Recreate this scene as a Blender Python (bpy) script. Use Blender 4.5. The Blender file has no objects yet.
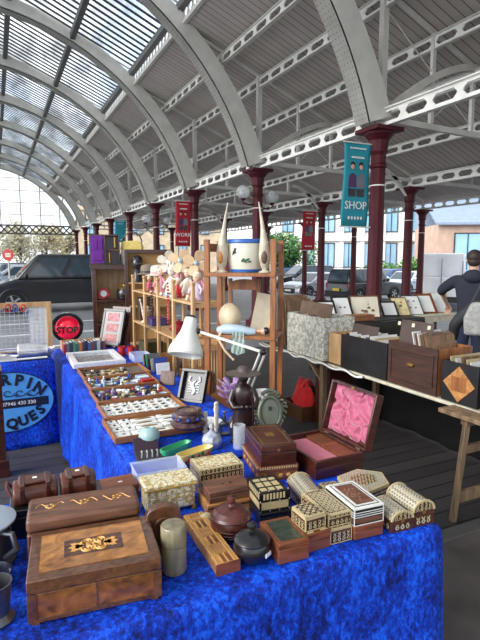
import bpy, bmesh, math, random
from mathutils import Matrix, Vector, Euler
random.seed(7)
SC = bpy.context.scene
COL = SC.collection
PI = math.pi
R = math.radians

# ------------------------------------------------------------------ mesh builder
class MB:
    def __init__(s):
        s.v = []; s.f = []; s.m = []; s.c = []
    def add(s, vs, fs, m=0, M=None):
        o = len(s.v); s.c.append((o, len(s.f)))
        s.v.extend([tuple(M @ Vector(p)) for p in vs] if M is not None else [tuple(p) for p in vs])
        for k, f in enumerate(fs):
            s.f.append([i + o for i in f]); s.m.append(m[k] if isinstance(m, (list, tuple)) else m)
        return s
    def pieces(s):
        e = s.c + [(len(s.v), len(s.f))]
        return [(e[i][0], e[i+1][0], e[i][1], e[i+1][1]) for i in range(len(s.c))]
    def box(s, x0, x1, y0, y1, z0, z1, m=0, M=None):
        vs = [(x0,y0,z0),(x1,y0,z0),(x1,y1,z0),(x0,y1,z0),(x0,y0,z1),(x1,y0,z1),(x1,y1,z1),(x0,y1,z1)]
        return s.add(vs, [(3,2,1,0),(4,5,6,7),(0,1,5,4),(1,2,6,5),(2,3,7,6),(3,0,4,7)], m, M)
    def beam(s, p, q, w, h, m=0):
        p = Vector(p); q = Vector(q); d = q - p; L = d.length
        if L < 1e-6: return s
        d.normalize(); up = Vector((0,0,1))
        if abs(d.z) > .999: up = Vector((0,1,0))
        sd = d.cross(up).normalized(); u2 = sd.cross(d).normalized()
        M = Matrix((( sd.x,d.x,u2.x,p.x),(sd.y,d.y,u2.y,p.y),(sd.z,d.z,u2.z,p.z),(0,0,0,1)))
        return s.box(-w/2, w/2, 0, L, -h/2, h/2, m, M)
    def tube(s, pts, r, n=8, m=0, cap=True, closed=False, M=None):
        pts = [Vector(p) for p in pts]; N = len(pts)
        rs = list(r) if isinstance(r, (list, tuple)) else [r]*N
        vs = []; fs = []; ref = None
        for i, p in enumerate(pts):
            if closed: t = pts[(i+1) % N] - pts[i-1]
            else: t = pts[min(i+1, N-1)] - pts[max(i-1, 0)]
            if t.length < 1e-9: t = Vector((0,0,1))
            t.normalize()
            if ref is None:
                ref = Vector((0,0,1)) if abs(t.z) < .9 else Vector((1,0,0))
            a = t.cross(ref)
            if a.length < 1e-4: a = t.cross(Vector((.3,1,.2)))
            a.normalize(); b = a.cross(t).normalized(); ref = b
            for k in range(n):
                an = 2*PI*k/n
                vs.append(p + (a*math.cos(an) + b*math.sin(an))*rs[i])
        for i in range(N if closed else N-1):
            j = (i+1) % N
            for k in range(n):
                k2 = (k+1) % n
                fs.append((i*n+k, i*n+k2, j*n+k2, j*n+k))
        if cap and not closed:
            fs.append(tuple(range(n))[::-1]); fs.append(tuple((N-1)*n+k for k in range(n)))
        return s.add(vs, fs, m, M)
    def lathe(s, prof, n=24, m=0, c=(0,0,0), M=None, sx=1, sy=1):
        vs = []; fs = []; ms = []; N = len(prof)
        for (r, z) in prof:
            r = max(r, 1e-4)
            for k in range(n):
                a = 2*PI*k/n
                vs.append((c[0]+r*math.cos(a)*sx, c[1]+r*math.sin(a)*sy, c[2]+z))
        for i in range(N-1):
            for k in range(n):
                k2 = (k+1) % n
                fs.append((i*n+k, i*n+k2, (i+1)*n+k2, (i+1)*n+k))
                ms.append(m[i] if isinstance(m, (list, tuple)) else m)
        fs.append(tuple(range(n))[::-1]); ms.append(ms[0])
        fs.append(tuple((N-1)*n+k for k in range(n))); ms.append(ms[-1])
        return s.add(vs, fs, ms, M)
    def ell(s, c, r, n=12, m=0, M=None):
        if not isinstance(r, (list, tuple)): r = (r, r, r)
        h = max(4, n//2)
        vs = [(c[0], c[1], c[2]-r[2])]; fs = []
        for i in range(1, h):
            t = PI*i/h
            for k in range(n):
                a = 2*PI*k/n
                vs.append((c[0]+r[0]*math.sin(t)*math.cos(a), c[1]+r[1]*math.sin(t)*math.sin(a), c[2]-r[2]*math.cos(t)))
        vs.append((c[0], c[1], c[2]+r[2])); L = len(vs)-1
        for k in range(n):
            fs.append((0, 1+(k+1) % n, 1+k))
            fs.append((L, L-n+k, L-n+(k+1) % n))
        for i in range(h-2):
            for k in range(n):
                k2 = (k+1) % n
                fs.append((1+i*n+k, 1+i*n+k2, 1+(i+1)*n+k2, 1+(i+1)*n+k))
        return s.add(vs, fs, m, M)
    def prism(s, poly, z0, z1, m=0, M=None):
        n = len(poly)
        vs = [(p[0], p[1], z0) for p in poly] + [(p[0], p[1], z1) for p in poly]
        fs = [tuple(range(n))[::-1], tuple(range(n, 2*n))] + [(i, (i+1) % n, n+(i+1) % n, n+i) for i in range(n)]
        return s.add(vs, fs, m, M)
    def sheet(s, P, m=0, M=None, thick=0):
        # P: grid of points [row][col]; thick: second skin offset along -z
        nr = len(P); nc = len(P[0]); vs = [p for row in P for p in row]
        fs = [(i*nc+j, i*nc+j+1, (i+1)*nc+j+1, (i+1)*nc+j) for i in range(nr-1) for j in range(nc-1)]
        if thick:
            o = len(vs)
            vs = vs + [(p[0], p[1], p[2]-thick) for p in vs]
            fs = fs + [tuple(i+o for i in f[::-1]) for f in fs]
            rim = [j for j in range(nc)] + [i*nc+nc-1 for i in range(1, nr)] + [(nr-1)*nc+j for j in range(nc-2, -1, -1)] + [i*nc for i in range(nr-2, 0, -1)]
            for a in range(len(rim)):
                b = (a+1) % len(rim)
                fs.append((rim[b], rim[a], rim[a]+o, rim[b]+o))
        return s.add(vs, fs, m, M)
    def text(s, body, size, depth, m=0, M=None, align='CENTER', spacing=1.0, bold=0):
        cu = bpy.data.curves.new('lettering', 'FONT'); cu.body = body; cu.size = size; cu.extrude = depth; cu.offset = bold*size
        cu.align_x = align; cu.align_y = 'CENTER'; cu.space_character = spacing; cu.resolution_u = 2
        ob = bpy.data.objects.new('lettering', cu); COL.objects.link(ob)
        dg = bpy.context.evaluated_depsgraph_get()
        me = bpy.data.meshes.new_from_object(ob.evaluated_get(dg))
        s.add([v.co[:] for v in me.vertices], [tuple(p.vertices) for p in me.polygons], m, M)
        bpy.data.objects.remove(ob); bpy.data.curves.remove(cu); bpy.data.meshes.remove(me)
        return s
    def build(s, name, mats, parent=None, loc=None, rz=0, bevel=0, smooth=True, seg=2, ang=35, subsurf=0):
        me = bpy.data.meshes.new(name)
        me.from_pydata(s.v, [], s.f)
        for mt in (mats if isinstance(mats, (list, tuple)) else [mats]): me.materials.append(mt)
        me.polygons.foreach_set('material_index', s.m)
        me.validate()
        if smooth:
            me.polygons.foreach_set('use_smooth', [True]*len(me.polygons))
            me.set_sharp_from_angle(angle=R(ang))
        bmm = bmesh.new(); bmm.from_mesh(me); bmesh.ops.recalc_face_normals(bmm, faces=bmm.faces); bmm.to_mesh(me); bmm.free()
        me.update()
        o = bpy.data.objects.new(name, me); COL.objects.link(o)
        if parent is not None: o.parent = parent
        if loc is not None: o.location = loc
        o.rotation_euler.z = rz
        if bevel:
            b = o.modifiers.new('bevel', 'BEVEL'); b.width = bevel; b.segments = seg; b.limit_method = 'ANGLE'; b.angle_limit = R(40)
        if subsurf:
            b = o.modifiers.new('sub', 'SUBSURF'); b.levels = subsurf; b.render_levels = subsurf
        return o

def build_each(b, name, mats, parent, bevel=0, label=None):
    # every piece added to b becomes a part of its own
    out = []
    for (v0, v1, f0, f1) in b.pieces():
        c = MB(); c.v = b.v[v0:v1]; c.f = [[i-v0 for i in f] for f in b.f[f0:f1]]; c.m = b.m[f0:f1]
        o = c.build(name, mats, parent, bevel=bevel)
        if label: o['label'] = label
        out.append(o)
    return out
def tag(o, label=None, cat=None, group=None, kind=None):
    if label: o['label'] = label
    if cat: o['category'] = cat
    if group: o['group'] = group
    if kind: o['kind'] = kind
    return o
def thing(name, label, cat, loc=(0,0,0), rz=0, group=None):
    o = bpy.data.objects.new(name, None); COL.objects.link(o)
    o.empty_display_size = .1
    o.location = loc; o.rotation_euler.z = rz
    return tag(o, label, cat, group)
def struct(o): o['kind'] = 'structure'; return o
def copy_tree(o, parent=None):
    c = o.copy(); COL.objects.link(c)
    if parent is not None: c.parent = parent
    for ch in list(o.children): copy_tree(ch, c)
    return c
def dup(o, label, loc=None, rz=None, group=None):
    c = copy_tree(o); c['label'] = label
    if loc is not None: c.location = loc
    if rz is not None: c.rotation_euler.z = rz
    if group: c['group'] = group
    return c
def T(x=0, y=0, z=0, rz=0, rx=0, ry=0, s=1):
    return Matrix.Translation((x, y, z)) @ Euler((rx, ry, rz)).to_matrix().to_4x4() @ Matrix.Scale(s, 4)

# ------------------------------------------------------------------ materials
def nodes(name):
    m = bpy.data.materials.new(name); m.use_nodes = True
    nt = m.node_tree; b = nt.nodes['Principled BSDF']
    return m, nt, b
def N(nt, t, **kw):
    n = nt.nodes.new(t)
    for k, v in kw.items():
        if k in n.inputs: n.inputs[k].default_value = v
        else: setattr(n, k, v)
    return n
def coords(nt, scale=(1,1,1), rot=(0,0,0)):
    tc = N(nt, 'ShaderNodeTexCoord'); mp = N(nt, 'ShaderNodeMapping')
    mp.inputs['Scale'].default_value = scale; mp.inputs['Rotation'].default_value = rot
    nt.links.new(tc.outputs['Object'], mp.inputs['Vector'])
    return mp.outputs['Vector']
def ramp(nt, fac, stops, const=False):
    r = N(nt, 'ShaderNodeValToRGB'); e = r.color_ramp.elements
    if const: r.color_ramp.interpolation = 'CONSTANT'
    while len(e) < len(stops): e.new(.5)
    for k, (p, c) in enumerate(stops):
        e[k].position = p; e[k].color = (c[0], c[1], c[2], 1)
    nt.links.new(fac, r.inputs['Fac']); return r.outputs['Color']
def setup(b, rough, metal=0, coat=0, sheen=0, spec=.5):
    b.inputs['Roughness'].default_value = rough; b.inputs['Metallic'].default_value = metal
    b.inputs['Coat Weight'].default_value = coat; b.inputs['Sheen Weight'].default_value = sheen
    b.inputs['Specular IOR Level'].default_value = spec
def bump(nt, b, fac, strength, dist=.01):
    bp = N(nt, 'ShaderNodeBump', Strength=strength, Distance=dist)
    nt.links.new(fac, bp.inputs['Height']); nt.links.new(bp.outputs['Normal'], b.inputs['Normal'])
def sc(c, k): return tuple(min(1, max(0, x*k)) for x in c)
def hexc(r, g, b):
    f = lambda u: (u/255/12.92) if u/255 <= .04045 else ((u/255+.055)/1.055)**2.4
    return (f(r), f(g), f(b))

def plain(name, col, rough=.5, metal=0, var=.18, scale=30, bmp=0, coat=0, sheen=0, spec=.5, stretch=(1,1,1)):
    m, nt, b = nodes(name); setup(b, rough, metal, coat, sheen, spec)
    v = coords(nt, tuple(scale*k for k in stretch))
    n = N(nt, 'ShaderNodeTexNoise', Scale=1.0, Detail=3.0)
    nt.links.new(v, n.inputs['Vector'])
    c = ramp(nt, n.outputs['Fac'], [(.3, sc(col, 1-var)), (.7, sc(col, 1+var))])
    nt.links.new(c, b.inputs['Base Color'])
    if bmp: bump(nt, b, n.outputs['Fac'], bmp)
    return m
def wood(name, dark, light, scale=12, axis='x', rough=.4, coat=.2, fig=1.0):
    m, nt, b = nodes(name); setup(b, rough, 0, coat)
    st = {'x': (.12,1,1), 'y': (1,.12,1), 'z': (1,1,.12), 'n': (.6,1,.8)}[axis]
    v = coords(nt, tuple(scale*k for k in st))
    n = N(nt, 'ShaderNodeTexNoise', Scale=1.6, Detail=5.0, Distortion=1.2*fig)
    nt.links.new(v, n.inputs['Vector'])
    w = N(nt, 'ShaderNodeTexNoise', Scale=7.0, Detail=3.0); nt.links.new(v, w.inputs['Vector'])
    mx = N(nt, 'ShaderNodeMath', operation='MULTIPLY_ADD'); mx.inputs[1].default_value = .35
    nt.links.new(w.outputs['Fac'], mx.inputs[0]); nt.links.new(n.outputs['Fac'], mx.inputs[2])
    mid = tuple((a+c)/2 for a, c in zip(dark, light))
    c = ramp(nt, mx.outputs[0], [(.45, dark), (.65, mid), (.86, light)])
    nt.links.new(c, b.inputs['Base Color']); bump(nt, b, w.outputs['Fac'], .08, .002)
    return m
def mosaic(name, cols, scale=90, rough=.35, cells=.45, randomness=.0, dk=.85):
    # small geometric inlay: a voronoi tile pattern with dark joints
    m, nt, b = nodes(name); setup(b, rough, 0, .3)
    v = coords(nt, (scale,)*3, (0, 0, R(45)))
    vo = N(nt, 'ShaderNodeTexVoronoi', Scale=1.0, Randomness=randomness); nt.links.new(v, vo.inputs['Vector'])
    v2 = coords(nt, (scale*.5,)*3)
    vo2 = N(nt, 'ShaderNodeTexVoronoi', Scale=1.0, Randomness=randomness*.6); nt.links.new(v2, vo2.inputs['Vector'])
    a = ramp(nt, vo.outputs['Distance'], [(0, cols[1]), (.22, cols[0]), (.52, cols[1])], True)
    c2 = ramp(nt, vo2.outputs['Distance'], [(0, cols[2]), (.16, cols[0]), (.36, cols[2]), (.43, cols[0])], True)
    mx = N(nt, 'ShaderNodeMix', data_type='RGBA', blend_type='DARKEN'); mx.inputs[0].default_value = dk
    nt.links.new(a, mx.inputs[6]); nt.links.new(c2, mx.inputs[7])
    nt.links.new(mx.outputs[2], b.inputs['Base Color'])
    return m
def stripes(name, c1, c2, pitch, axis=1, duty=.08, rough=.6, var=.12, c3=None, ends=None):
    # boards: narrow dark joints every pitch metres along one axis, tone changing per board
    m, nt, b = nodes(name); setup(b, rough)
    tc = N(nt, 'ShaderNodeTexCoord'); sp = N(nt, 'ShaderNodeSeparateXYZ'); nt.links.new(tc.outputs['Object'], sp.inputs[0])
    d = N(nt, 'ShaderNodeMath', operation='DIVIDE'); d.inputs[1].default_value = pitch; nt.links.new(sp.outputs[axis], d.inputs[0])
    fr = N(nt, 'ShaderNodeMath', operation='FRACT'); nt.links.new(d.outputs[0], fr.inputs[0])
    fl = N(nt, 'ShaderNodeMath', operation='FLOOR'); nt.links.new(d.outputs[0], fl.inputs[0])
    wn = N(nt, 'ShaderNodeTexWhiteNoise', noise_dimensions='1D'); nt.links.new(fl.outputs[0], wn.inputs['W'])
    n = N(nt, 'ShaderNodeTexNoise', Scale=2.5, Detail=6.0); nt.links.new(tc.outputs['Object'], n.inputs['Vector'])
    ad = N(nt, 'ShaderNodeMath', operation='MULTIPLY_ADD'); ad.inputs[1].default_value = .5
    nt.links.new(wn.outputs['Value'], ad.inputs[0]); nt.links.new(n.outputs['Fac'], ad.inputs[2])
    base = ramp(nt, ad.outputs[0], [(.35, sc(c1, 1-var)), (1.0, sc(c1, 1+var))])
    lt = N(nt, 'ShaderNodeMath', operation='LESS_THAN'); lt.inputs[1].default_value = duty; nt.links.new(fr.outputs[0], lt.inputs[0])
    mx = N(nt, 'ShaderNodeMix', data_type='RGBA'); nt.links.new(lt.outputs[0], mx.inputs[0])
    nt.links.new(base, mx.inputs[6]); mx.inputs[7].default_value = (*c2, 1)
    nt.links.new(mx.outputs[2], b.inputs['Base Color'])
    iv = N(nt, 'ShaderNodeMath', operation='SUBTRACT'); iv.inputs[0].default_value = 1; nt.links.new(lt.outputs[0], iv.inputs[1])
    bump(nt, b, iv.outputs[0], .3, .01)
    return m
def velvet(name, dark, mid, light):
    m, nt, b = nodes(name); setup(b, .6, 0, 0, .25, .25)
    b.inputs['Sheen Roughness'].default_value = .35; b.inputs['Sheen Tint'].default_value = (*sc(light, 1.0), 1)
    v = coords(nt, (58, 58, 38))
    n = N(nt, 'ShaderNodeTexNoise', Scale=1.0, Detail=6.0, Distortion=.35, Roughness=.7); nt.links.new(v, n.inputs['Vector'])
    v2 = coords(nt, (7, 7, 4.5)); n2 = N(nt, 'ShaderNodeTexNoise', Scale=1.0, Detail=3.0, Distortion=.4); nt.links.new(v2, n2.inputs['Vector'])
    ad = N(nt, 'ShaderNodeMath', operation='MULTIPLY_ADD'); ad.inputs[1].default_value = .45
    nt.links.new(n2.outputs['Fac'], ad.inputs[0]); nt.links.new(n.outputs['Fac'], ad.inputs[2])
    c = ramp(nt, ad.outputs[0], [(.56, dark), (.72, mid), (.88, light)])  # crushed pile mottle; the light specks are sheen highlights put into the colour
    nt.links.new(c, b.inputs['Base Color']); bump(nt, b, ad.outputs[0], .5, .02)
    return m
def glass(name, col=(.9,.95,1), tr=.8, rough=.05, var=0, scale=2.0):
    # thin pane: mostly see-through with a glossy film
    m = bpy.data.materials.new(name); m.use_nodes = True; nt = m.node_tree; nt.nodes.clear()
    out = N(nt, 'ShaderNodeOutputMaterial'); mix = N(nt, 'ShaderNodeMixShader'); mix.inputs[0].default_value = 1-tr
    t = N(nt, 'ShaderNodeBsdfTransparent'); t.inputs['Color'].default_value = (*col, 1)
    g = N(nt, 'ShaderNodeBsdfPrincipled'); g.inputs['Base Color'].default_value = (*col, 1); g.inputs['Roughness'].default_value = rough
    if var:
        v = coords(nt, (scale, scale*.35, scale)); n = N(nt, 'ShaderNodeTexNoise', Scale=1.0, Detail=4.0); nt.links.new(v, n.inputs['Vector'])
        c = ramp(nt, n.outputs['Fac'], [(.38, sc(col, 1-var)), (.6, col)]); nt.links.new(c, t.inputs['Color'])
    nt.links.new(t.outputs[0], mix.inputs[1]); nt.links.new(g.outputs[0], mix.inputs[2]); nt.links.new(mix.outputs[0], out.inputs[0])
    return m

# ------------------------------------------------------------------ camera and light
CAM_H, YAW, PITCH = 1.75, R(26), R(7.1)
cam_d = bpy.data.cameras.new('camera'); cam = bpy.data.objects.new('camera', cam_d); COL.objects.link(cam)
cam_d.sensor_fit = 'VERTICAL'; cam_d.sensor_height = 36; cam_d.lens = 36*500/640; cam_d.clip_start = .05; cam_d.clip_end = 400
cam.location = (0, 0, CAM_H); cam.rotation_euler = (PI/2 - PITCH, 0, -YAW)
SC.camera = cam
def ray(px, py):
    x = (px-240)/500; y = -(py-320)/500; cp, sp = math.cos(PITCH), math.sin(PITCH); cy, sy = math.cos(YAW), math.sin(YAW)
    return Vector((sy*cp + x*cy + y*sy*sp, cy*cp - x*sy + y*cy*sp, -sp + y*cp))
def onZ(px, py, z):
    d = ray(px, py); t = (z-CAM_H)/d.z; return Vector((d.x*t, d.y*t, z))
def onY(px, py, y):
    d = ray(px, py); t = y/d.y; return Vector((d.x*t, y, CAM_H+d.z*t))
def onX(px, py, x):
    d = ray(px, py); t = x/d.x; return Vector((x, d.y*t, CAM_H+d.z*t))
def at(px, py, depth):
    d = ray(px, py); k = math.sin(YAW)*d.x + math.cos(YAW)*d.y; t = depth/k
    return Vector((d.x*t, d.y*t, CAM_H+d.z*t))

W = bpy.data.worlds.new('overcast sky'); SC.world = W; W.use_nodes = True
wn = W.node_tree; bg = wn.nodes['Background']
_tc = N(wn, 'ShaderNodeTexCoord'); _n = N(wn, 'ShaderNodeTexNoise', Scale=3.2, Detail=6.0); wn.links.new(_tc.outputs['Generated'], _n.inputs['Vector'])
_c = ramp(wn, _n.outputs['Fac'], [(.35, (.68, .80, .98)), (.62, (1, 1, 1))]); wn.links.new(_c, bg.inputs['Color'])
bg.inputs['Strength'].default_value = 1.0
SC.view_settings.view_transform = 'Standard'; SC.view_settings.look = 'None'; SC.view_settings.gamma = 1.0
SC.view_settings.use_curve_mapping = False
SC.view_settings.exposure = .88
SUN = bpy.data.lights.new('bright cloud', 'SUN'); SUN.energy = 2.6; SUN.angle = R(45); SUN.color = (1, .98, .95)
sun = bpy.data.objects.new('bright cloud', SUN); COL.objects.link(sun); sun.rotation_euler = Vector((.86, .10, -.45)).to_track_quat('-Z', 'Y').to_euler()
# ------------------------------------------------------------------ the hall
m_iron = plain('grey painted iron', hexc(200,197,188), .55, 0, .10, 3)
m_white = plain('white painted iron', hexc(226,224,216), .5, 0, .10, 4)
m_dkiron = plain('dark painted iron', hexc(88,86,84), .55, 0, .12, 4)
m_maroon = plain('maroon painted iron', hexc(72,20,28), .5, 0, .15, 6, 0, 0, 0, .25)
m_ceil = stripes('grey ceiling boards', hexc(176,167,160), hexc(92,86,82), .185, 1, .10, .7, .10)
m_bar = plain('glazing bar', hexc(44,48,56), .6)
m_pane = glass('roof pane', (.93,.98,1), .93, .25, .55, 1.3)
m_endpane = glass('gable pane', (.96,.98,1), .9, .1)
m_plank = stripes('dark worn floor planks', hexc(66,62,62), hexc(22,21,22), .155, 1, .07, .55, .22)
m_flag = plain('worn stone paving', hexc(92,84,80), .7, 0, .30, 3.5, .25)
m_asph = plain('wet asphalt', hexc(120,122,126), .45, 0, .12, 1.2, .05)
m_wline = plain('white road paint', hexc(215,215,215), .6, 0, .06)

PITCHY = 4.4; Y0 = 6.9
YS = [Y0 + PITCHY*i for i in range(-5, 9)]
NB = len(YS)-1
ROW = (6.0, 11.05, 16.1)
ACX, ACZ, ARI = -.44, 2.05, 6.36
ZR = lambda x: 8.58 - .4*x            # underside of the boarded roof
ZG = lambda x: 9.30 - .43*abs(x-ACX)   # glazing

# ground
b = MB(); b.box(-9, 13, 2.10, 40, -.12, 0); struct(b.build('floor_boards', m_plank))
b = MB(); b.box(-9, 13, -6, 2.10, -.12, 0); struct(b.build('floor_paving', m_flag))
b = MB(); b.box(1.6, 9, 2.05, 2.15, -.05, .012); struct(b.build('trim_floor_edge', m_dkiron, bevel=.004))
b = MB(); b.box(-60, 13, 8.6, 90, -.06, .004); b.box(13, 120, -30, 140, -.75, -.6); b.box(-60, 13, 40, 140, -.3, -.01)
b.box(12.9, 13.1, -6, 42, -.7, -.0)
struct(b.build('ground_asphalt', m_asph))

# arched ribs: box web plus riveted flanges
def rib(y, rivets):
    b = MB(); n = 56; a0 = math.asin((3.95-ACZ)/ARI); a1 = PI - a0
    pr = []
    for k in range(n+1):
        a = a0 + (a1-a0)*k/n; up = math.sin(a)
        dep = .54 - .16*max(0, min(1, (up-.3)/.6))
        pr.append((math.cos(a), math.sin(a), ARI, ARI+dep))
    def ring(w, ri, ro, m):
        vs = []; fs = []
        for (c, s_, i0, o0) in pr:
            r0 = i0 + ri if ri >= 0 else o0 + ri; r1 = i0 + ro if ro >= 0 and ro < .2 else o0 + (ro if ro < .2 else 0)
            for yy in (-w/2, w/2):
                for r_ in (r0, r1): vs.append((ACX+c*r_, y+yy, ACZ+s_*r_))
        for k in range(n):
            o = 4*k; p = o+4
            fs += [(o, o+1, p+1, p), (o+2, p+2, p+3, o+3), (o, p, p+2, o+2), (o+1, o+3, p+3, p+1)]
        b.add(vs, fs, m)
    ring(.20, .03, .9, 0)          # web
    ring(.33, 0, .03, 1)           # inner flange
    ring(.33, -.03, 0.0, 0)        # outer flange
    if rivets:
        for k in range(0, 150):
            a = a0 + (PI/2-a0)*k/100
            for t in (-.12, -.04, .04, .12):
                c = Vector((ACX+math.cos(a)*(ARI-.001), y+t, ACZ+math.sin(a)*(ARI-.001)))
                u = Vector((-math.cos(a), 0, -math.sin(a))); tg = Vector((-math.sin(a), 0, math.cos(a))); q = .011
                b.add([c+tg*q, c+Vector((0,q,0)), c-tg*q, c-Vector((0,q,0)), c+u*.010], [(0,1,4),(1,2,4),(2,3,4),(3,0,4)], 2)
    o = b.build('arched_rib', [m_iron, m_white, m_dkiron], ang=30)
    return struct(o)
for i, y in enumerate(YS): rib(y, 4 < i < 9)

# girder with rounded holes
def girder(x, z0, h, y0, y1, n, mats, name='ceiling_girder', fl=.11):
    b = MB(); L = (y1-y0)/n; t = .012
    for k in range(n):
        c = y0 + (k+.5)*L; zc = z0 + h/2; hw = L*.40; hh = h*.30; ct = hh*.8
        hole = [(-hw, -hh+ct), (-hw+ct, -hh), (hw-ct, -hh), (hw, -hh+ct), (hw, hh-ct), (hw-ct, hh), (-hw+ct, hh), (-hw, hh-ct)]
        out = [(-L/2, -hh+ct), (-hw+ct, -h/2), (hw-ct, -h/2), (L/2, -hh+ct), (L/2, hh-ct), (hw-ct, h/2), (-hw+ct, h/2), (-L/2, hh-ct)]
        cor = {0: (-L/2, -h/2), 2: (L/2, -h/2), 4: (L/2, h/2), 6: (-L/2, h/2)}
        for sx in (-t, t):
            for q in range(8):
                q2 = (q+1) % 8
                pts = [out[q]] + ([cor[q]] if q in cor else []) + [out[q2], hole[q2], hole[q]]
                b.add([(x+sx, c+p[0], zc+p[1]) for p in pts], [tuple(range(len(pts)))])
        for q in range(8):
            q2 = (q+1) % 8
            b.add([(x-t, c+hole[q][0], zc+hole[q][1]), (x+t, c+hole[q][0], zc+hole[q][1]), (x+t, c+hole[q2][0], zc+hole[q2][1]), (x-t, c+hole[q2][0], zc+hole[q2][1])], [(0,1,2,3)])
    b.box(x-fl/2, x+fl/2, y0, y1, z0+h, z0+h+.02, 1); b.box(x-fl/2, x+fl/2, y0, y1, z0-.02, z0, 1)
    return struct(b.build(name, mats))
ya, yb = YS[0], YS[-1]; nb = NB*8
girder(6.0, 3.95, .25, ya, yb, nb, [m_white, m_white])
girder(11.05, 3.80, .25, ya, yb, nb, [m_white, m_white])
girder(16.1, 3.74, .25, ya, yb, nb, [m_white, m_white])
for x in (5.05, 6.03, 7.17, 8.2, 9.57):
    girder(x, ZR(x)-.31, .21, ya, yb, nb, [m_white, m_iron], 'ceiling_purlin', .09)

# boarded roofs
b = MB(); x0, x1 = 4.07, 11.05
b.add([(x0,ya,ZR(x0)),(x1,ya,ZR(x1)),(x1,yb+1,ZR(x1)),(x0,yb+1,ZR(x0)),(x0,ya,ZR(x0)+.06),(x1,ya,ZR(x1)+.06),(x1,yb+1,ZR(x1)+.06),(x0,yb+1,ZR(x0)+.06)],
      [(3,2,1,0),(4,5,6,7),(0,1,5,4),(1,2,6,5),(2,3,7,6),(3,0,4,7)])
struct(b.build('ceiling_boards', m_ceil))
b = MB(); xr = 13.6; zv, zr = 4.16, 5.05
for (xa, za, xb, zb) in ((11.05, zv, xr, zr), (xr, zr, 16.6, 4.05)):
    b.add([(xa,ya,za),(xb,ya,zb),(xb,yb+1,zb),(xa,yb+1,za),(xa,ya,za+.06),(xb,ya,zb+.06),(xb,yb+1,zb+.06),(xa,yb+1,za+.06)],
      [(3,2,1,0),(4,5,6,7),(0,1,5,4),(1,2,6,5),(2,3,7,6),(3,0,4,7)])
struct(b.build('ceiling_aisle', m_ceil))

# trusses over each aisle column line
def truss(y):
    b = MB()
    b.beam((6, y, 4.10), (11.05, y, 4.0), .08, .10)
    b.beam((4.07, y, ZR(4.07)-.04), (11.05, y, ZR(11.05)-.04), .05, .07)
    b.beam((6.03, y, 4.2), (6.03, y, ZR(6.03)), .11, .11)
    for x in (7.17, 8.2, 9.57): b.beam((x, y, 4.05), (x, y, ZR(x)), .07, .07)
    b.beam((5.05, y, ZR(5.05)-.6), (5.05, y, ZR(5.05)), .07, .07)
    pts = [(6.15 + 2.2*t, y, 4.25 + 1.0*math.sin(t*PI*.5)) for t in [k/10 for k in range(11)]]
    for p, q in zip(pts, pts[1:]): b.beam(p, q, .10, .12)
    b.beam((7.17, y, 4.2), (8.2, y, ZR(8.2)-.3), .015, .015)
    b.beam((6.03, y, ZR(6.03)-.3), (8.2, y, 4.2), .013, .013)
    b.beam((11.05, y, 4.0), (16.1, y, 3.95), .08, .10)
    for xs in (-1, 1):
        p2 = [(11.05 + xs*(.1 + 1.2*t), y, 3.55 + .75*math.sin(t*PI*.5)) for t in [k/6 for k in range(7)]]
        for p, q in zip(p2, p2[1:]): b.beam(p, q, .08, .10)
    b.beam((11.05, y, zv-.08), (xr, y, zr-.08), .09, .12); b.beam((xr, y, zr-.08), (16.1, y, zv-.1), .09, .12)
    b.beam((xr, y, 3.98), (xr, y, zr), .06, .06)
    return struct(b.build('ceiling_truss', m_iron))
for y in YS: truss(y)

# glazed crown of the roof
b = MB(); g = MB(); bars = MB()
nbar = 15*NB
for sgn in (1, -1):
    xe = ACX + sgn*(4.07-ACX) if sgn > 0 else -4.95
    ze, zc_ = ZG(4.07), ZG(ACX)
    g.add([(xe,ya,ze),(ACX,ya,zc_),(ACX,yb,zc_),(xe,yb,ze)], [(0,1,2,3)])
    for k in range(nbar+1):
        y = ya + (yb-ya)*k/nbar
        bars.beam((xe, y, ze-.02), (ACX, y, zc_-.02), .075, .025, 1 if k % 15 else 0)
    for x in (0.71, 2.32, 3.98):
        xx = ACX + sgn*(x-ACX); z = ZG(x)-.17
        b.box(xx-.07, xx+.07, ya, yb, z-.08, z+.08)
b.box(ACX-.1, ACX+.1, ya, yb, zc_-.25, zc_)
struct(b.build('ceiling_glazing_purlin', m_dkiron)); b = MB()
# little lattice strip between the boards and the glass
zl, zh = ZR(4.07)-.02, ZG(4.07)-.06
b.box(4.03, 4.11, ya, yb, zl-.04, zl+.04); b.box(4.03, 4.11, ya, yb, zh-.04, zh+.04)
nl = 16*NB
for k in range(nl):
    y = ya + (yb-ya)*(k+.5)/nl; d = (yb-ya)/nl/2
    b.beam((4.07, y-d, zl), (4.07, y+d, zh), .03, .03); b.beam((4.07, y-d, zh), (4.07, y+d, zl), .03, .03)
struct(b.build('ceiling_glazing_frame', m_iron)); struct(bars.build('ceiling_glazing_bars', [m_iron, m_bar])); struct(g.build('window_roof', m_pane))

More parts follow.
